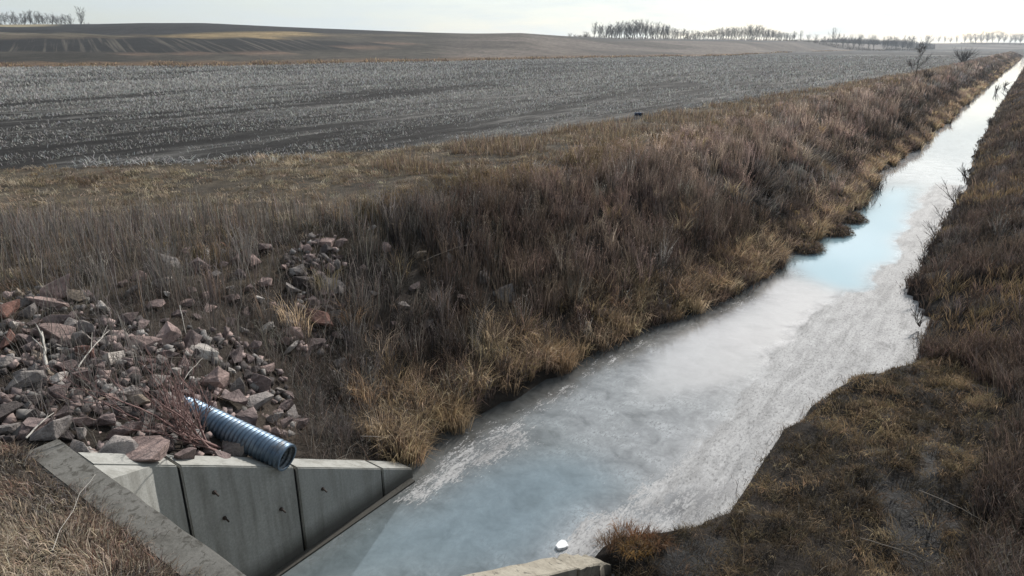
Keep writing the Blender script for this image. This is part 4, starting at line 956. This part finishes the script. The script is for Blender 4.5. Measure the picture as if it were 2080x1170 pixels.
def nth(k): return f"{k}{'th' if 10 < k % 100 < 14 else {1: 'st', 2: 'nd', 3: 'rd'}.get(k % 10, 'th')}"
g = 'trees on the left ridge'
for k_, px in enumerate([2, 11, 20, 30, 40, 50, 60, 72, 80, 88, 97, 106, 115, 124, 133, 142, 152]): plant_tree(px, 50, random.uniform(24, 33), 560 + random.uniform(-15, 25), f'bare tree, {nth(k_ + 1)} from the left in the far left ridge clump', g, wide=1.2)
plant_tree(173, 50, 37, 560, 'tall bare tree at the right end of the far left clump', None, 2, 1.15)
plant_tree(1157, 75, 12, 620, 'small round bare tree alone left of the long tree belt', None, 1, 1.4)
plant_tree(1190, 77, 16, 640, 'low bushy bare tree at the left end of the long tree belt', None, 4, 1.6)
plant_tree(1207, 80, 33, 640, 'tall slim bare tree standing out at the left end of the tree belt', None, 0, .8)
g = 'trees of the long belt'; kk = 3
px = 1216
while px < 1610:
    f = (px - 1216) / 394; hp = (25 + 9 * math.sin(f * 9) * math.exp(-3 * (f - .3) ** 2)) * (1 - .45 * sstep(.75, 1, f)) * random.uniform(.85, 1.12)
    plant_tree(px, 80, hp, np.interp(px, FRU, FRV) + random.uniform(5, 45), f'slender bare tree, {nth(kk)} from the left end of the long horizon belt', g, wide=random.uniform(.9, 1.5)); px += random.uniform(3.6, 6.4); kk += 1
g = 'trees left of the lone field tree'
for k_, px in enumerate([1612, 1624, 1640, 1655, 1672]): plant_tree(px, 85, random.uniform(15, 21), 800, f'short bare tree, {nth(k_ + 1)} from the left in the thin belt gap', 'short trees in the belt gap')
for k_, px in enumerate([1690, 1698, 1712, 1722, 1734, 1745, 1752, 1764, 1775, 1796, 1803, 1812, 1820, 1834, 1845, 1850]):
    hp = random.uniform(24, 33) if px < 1760 else random.uniform(23, 29)
    plant_tree(px, 98, hp, 820, f'hazy bare tree, {nth(k_ + 1)} from the left in the broken row right of the belt', 'trees of the broken row', wide=random.uniform(.85, 1.15))
plant_tree(1880, 98, 29, 800, 'round crowned bare tree standing alone in the far field', None, 5, 1.25)
for k_, px in enumerate([1905, 1917, 1929, 1942]): plant_tree(px, 88, random.uniform(9, 15), 1380, f'tiny distant bare tree, {nth(k_ + 1)} of four left of the far right grove', 'tiny trees before the right grove')
for k_, px in enumerate([1958, 1969, 1980, 1991, 2003, 2014, 2027, 2038, 2050, 2060, 2071, 2084, 2096]): plant_tree(px, 88, random.uniform(19, 25), 1330 + random.uniform(-20, 20), f'broad bluish bare tree, {nth(k_ + 1)} from the left in the far right grove', 'trees of the far right grove', wide=1.25)

# low brush along the feet of the tree rows
UU, FF = [], []
for u0, u1, n_, f0, f1 in ((-20, 190, 500, 550, 585), (1165, 1620, 1500, None, None), (1600, 1870, 1300, 790, 850), (1950, 2110, 700, 1300, 1360)):
    u = rng.uniform(u0, u1, n_); UU.append(u); FF.append(np.interp(u, FRU, FRV) + rng.uniform(0, 45, n_) if f0 is None else rng.uniform(f0, f1, n_))
u, fs_ = np.concatenate(UU), np.concatenate(FF); r_ = (u - 1040) * cp / F * fs_; x = -sy * fs_ + cy * r_; y = cy * fs_ + sy * r_; n = len(u)
blades('brush', x, y, rng.uniform(1.2, 5, n) * (.4 + fbm(u, u * 0, 14, 401, 2)), rng.uniform(.15, .5, n), pick([(.13, .115, .10), (.10, .088, .078)], n), .35, .3)
flush('brush', 'tree_row_brush', 'low grey brush at the feet of the horizon tree rows', 'brush', M_fol)
# far wood reading as one mass
n = 2600; u = rng.uniform(1600, 1900, n); fs_ = rng.uniform(1050, 1250, n); r_ = (u - 1040) * cp / F * fs_; x = -sy * fs_ + cy * r_; y = cy * fs_ + sy * r_
blades('wood', x, y, rng.uniform(5, 11, n) * np.interp(u, [1600, 1700, 1800, 1900], [.7, 1.1, .8, .5]), rng.uniform(.5, 1.3, n), pick([(.09, .08, .075)], n), .2, .3)
flush('wood', 'far_wood', 'hazy blue far wood behind the broken row of trees', 'wood', M_fol)

def shrub(px, py, hpx, m, name, label, cat, group=None, stems=9, spread=.6, tw=.004, levels=3, dist=None, seed=0, q=None, lean=(0, 0), splits=(2, 4)):
    r = random.Random(seed); q = hit(px, py) if q is None else q; d = np.linalg.norm(q - np.array([0, 0, H])); hgt = hpx * d / F
    o = mk(name, None, label=label, cat=cat, group=group, loc=(q[0], q[1], q[2] - .04)); A, B = [], []
    for k in range(stems):
        a = r.uniform(0, 6.283); ll = (math.cos(a) * spread * r.random() + lean[0], math.sin(a) * spread * r.random() + lean[1])
        th_, tn_ = grow_tree(r, hgt * r.uniform(.6, 1.0), max(tw * 2.2, hgt * .012), levels, splits, .15, .55, .15, .6, tw, .6, ll)
        sh = np.array([r.gauss(0, .05) * hgt, r.gauss(0, .05) * hgt, 0]); mv = lambda S: [(tuple(np.array(p0) + sh), tuple(np.array(p1) + sh), a_, b_) for p0, p1, a_, b_ in S]
        A += mv(th_); B += mv(tn_)
    mk('stems', npmesh('stems', *tubes(A, 4)), m, o)
    if B: mk('twigs', npmesh('twigs', *tubes(B, 3)), m, o, kind='stuff')
    return o
# sapling on the bank shoulder, and its neighbours
q = at(1862, 163, 3.3); shrub(1862, 163, 64, M_darktwig, 'bare_sapling', 'lone bare sapling standing on the left bank shoulder', 'tree', None, 1, .05, .016, 4, seed=5, q=q, splits=(3, 4))
q = at(1880, 168, 2.9); shrub(0, 0, 26, M_darktwig, 'bare_shrub', 'low dark shrub at the foot of the lone bank sapling', 'shrub', None, 10, .8, .02, 2, seed=6, q=q)
q = at(1956, 127, 3.6); shrub(0, 0, 27, M_darktwig, 'bare_shrub', 'wide dark reddish bush on top of the far left bank', 'shrub', None, 26, 1.3, .024, 2, seed=8, q=q)
q = at(1690, 238, 2.6); shrub(0, 0, 42, M_darktwig, 'bare_shrub', 'small dark forked shrub on the middle of the left bank', 'shrub', None, 4, .35, .011, 3, seed=9, q=q)
# pinkish shrub beside the pipe
q = hit(436, 915); shrub(0, 0, 235, M_pink, 'bare_shrub', 'pinkish bare shrub sprawling over the stones left of the pipe', 'shrub', None, 10, 1.5, .0045, 3, seed=12, q=q, lean=(-.25, -.25), splits=(2, 3))
# shrubs leaning out over the ice on the right
RS = [(1945, 420, 52), (1938, 470, 46), (1915, 505, 55), (1890, 560, 58), (1880, 605, 50), (1868, 660, 42), (1962, 372, 36), (1990, 330, 28), (2012, 262, 22), (1905, 535, 50)]
for k, (a, b, hp) in enumerate(RS): 
    q = at(a, b, .15); shrub(0, 0, hp, M_darktwig, 'bare_shrub', f'thin dark twiggy shrub over the ice, {nth(sorted(RS, key=lambda r: -r[1]).index((a, b, hp)) + 1)} along the right bank from the camera', 'shrub', 'twiggy shrubs along the right ice edge', 5, .5, .0045 + .00006 * q[1], 2, seed=40 + k, q=q, lean=(-.45, 0), splits=(2, 4))
for a, b, hp, lab in [(2022, 188, 16, 'dark tuft of twigs frozen in the far ice'), (2046, 200, 14, 'dark twigs frozen in ice close to the far right bank'), (2040, 176, 10, 'tiny dark tuft in the most distant ice')]:
    q = at(a, b, 0.0); shrub(0, 0, hp, M_darktwig, 'twig_tuft', lab, 'shrub', None, 8, 1.4, .025, 1, seed=70 + a, q=q)

# loose sticks and stalks
def stick(p0, p1, r0, m, label, sag=.04, group=None, name='dead_branch', seed=0):
    r = random.Random(seed); p0, p1 = np.array(p0), np.array(p1); n = 7; segs = []; l = np.linalg.norm(p1 - p0)
    pts = [p0 + (p1 - p0) * k / n + np.array([r.gauss(0, .005), r.gauss(0, .005), math.sin(math.pi * k / n) * sag + r.gauss(0, .004)]) * l * (0 < k < n) for k in range(n + 1)]
    loc = p0.copy(); segs = [(tuple(pts[k] - loc), tuple(pts[k + 1] - loc), r0 * (1 - .6 * k / n), r0 * (1 - .6 * (k + 1) / n)) for k in range(n)]
    for _ in range(2 if r0 > .009 else 0):
        k = r.randint(2, n - 2); e = pts[k] - loc + (p1 - p0) * r.uniform(.1, .2) + np.array([r.gauss(0, .08), r.gauss(0, .08), .08]) * l; segs.append((tuple(pts[k] - loc), tuple(e), r0 * .5, r0 * .2))
    mk(name, npmesh(name, *tubes(segs, 6), None, True), m, label=label, cat='branch', group=group, loc=loc)
def hz_(a, b, dz): q = hit(a, b); q[2] = float(gz(np.array([q[0]]), np.array([q[1]]))[0]) + dz; return q
STK = [((158, 768), (228, 698), .10, .30, .014, M_stick, 'long pale stick slanting up across the left rubble'),
 ((98, 755), (90, 690), .05, .22, .030, M_stick, 'thick bleached branch stump upright in the left rubble'),
 ((60, 915), (118, 872), .10, .25, .014, M_stick, 'pale forked branch behind the headwall end'),
 ((190, 752), (420, 752), .16, .2, .006, M_stick2, 'thin straight stalk lying level across the rubble'),
 ((365, 805), (418, 765), .1, .35, .009, M_stick, 'pale stick leaning above the start of the pipe'),
 ((372, 660), (382, 700), .5, .05, .008, M_stick, 'short pale stalk standing right of the flat brown slab'),
 ((450, 503), (488, 525), .20, .12, .016, M_stick3, 'reddish stick lying on the upper slope among stems'),
 ((690, 548), (702, 600), .35, .05, .007, M_stick2, 'pale bent stalk beside the upper stone cluster'),
 ((735, 915), (900, 880), .08, .22, .012, M_stick2, 'long pale cane lying over the right end of the wall'),
 ((640, 945), (770, 948), .06, .1, .010, M_stick2, 'thin cane lying along the wall top right of the pipe'),
 ((340, 1100), (420, 1043), .05, .25, .004, M_stick, 'pale straw leaning over the headwall edge'),
 ((110, 1130), (250, 1050), .10, .16, .003, M_stick, 'long pale straw lying on the embankment grass'),
 ((860, 550), (985, 512), .3, .35, .014, M_stick2, 'grey fallen branch on the bank right of the stones'),
 ((1860, 1020), (2020, 1080), .12, .15, .008, M_stick2, 'long pale stalk crossing the muddy patch'),
 ((1745, 1105), (1900, 1160), .12, .12, .008, M_stick2, 'pale stalk lying on the dark mat near the bottom edge')]
for k, (a, b, d0, d1, r0, m, lab) in enumerate(STK): stick(hz_(*a, d0), hz_(*b, d1), r0, m, lab, seed=k)

# ice floe
q = at(1141, 1106, 0); bm = bmesh.new(); r = random.Random(4); k = 15
ol = [at(a, b)[:2] for a, b in [(1128, 1112), (1133, 1104), (1140, 1099), (1148, 1100), (1152, 1106), (1155, 1113), (1146, 1115), (1140, 1118), (1133, 1119)]]
prism(bm, [(a - q[0], b - q[1], -.01) for a, b in ol], [(a - q[0], b - q[1], .045) for a, b in ol]); bmesh.ops.bevel(bm, geom=bm.edges[:], offset=.012, segments=2, affect='EDGES')
bmesh_obj('ice_floe', bm, M_floe, label='small white plate of ice beside the crumbling wing wall', cat='ice', loc=q)

# blue drum lying at the field edge
q = at(1297, 234, FIELD_Z); q[2] = float(gz(np.array([q[0]]), np.array([q[1]]))[0]); dr = mk('blue_drum', None, label='small dark blue drum lying in the grass at the field edge', cat='drum', loc=(q[0], q[1], q[2] + .12), rot=(0, math.pi / 2, YAW + .1)); dr.scale = (.5, .5, .75)
bm = bmesh.new(); prof = [(.24, -.42), (.26, -.40), (.26, -.2), (.272, -.18), (.26, -.16), (.26, .16), (.272, .18), (.26, .2), (.26, .40), (.24, .42)]; seg = 24; rings = []
for rr_, zz_ in prof: rings.append([bm.verts.new((rr_ * math.cos(2 * math.pi * k / seg), rr_ * math.sin(2 * math.pi * k / seg), zz_)) for k in range(seg)])
for a, b in zip(rings[:-1], rings[1:]):
    for k in range(seg): bm.faces.new((a[k], a[(k + 1) % seg], b[(k + 1) % seg], b[k]))
bm.faces.new(rings[0]); bm.faces.new(rings[-1]); bmesh_obj('drum_body', bm, M_blue, dr)
bm = bmesh.new(); bmesh.ops.create_cone(bm, cap_ends=True, segments=24, radius1=.235, radius2=.225, depth=.02, matrix=Matrix.Translation((0, 0, -.432))); bmesh_obj('drum_lid', bm, M_pale, dr)

# ------------------------------------------------------------------ haze
bm = bmesh.new(); bmesh.ops.create_cube(bm, size=1, matrix=Matrix.Translation((-470, 900, 24)) @ Matrix.Diagonal((2180, 2040, 63, 1)))
M_haze = bpy.data.materials.new('haze'); M_haze.use_nodes = True; t = M_haze.node_tree; t.nodes.clear(); o = N(t, 'ShaderNodeOutputMaterial'); v = N(t, 'ShaderNodeVolumePrincipled')
v.inputs['Color'].default_value = (.78, .89, 1, 1); v.inputs['Density'].default_value = .00013; v.inputs['Anisotropy'].default_value = .35
L(t, v.outputs[0], o.inputs['Volume'])
bmesh_obj('haze', bm, M_haze, label='thin pale haze over the fields', cat='haze', kind='stuff')
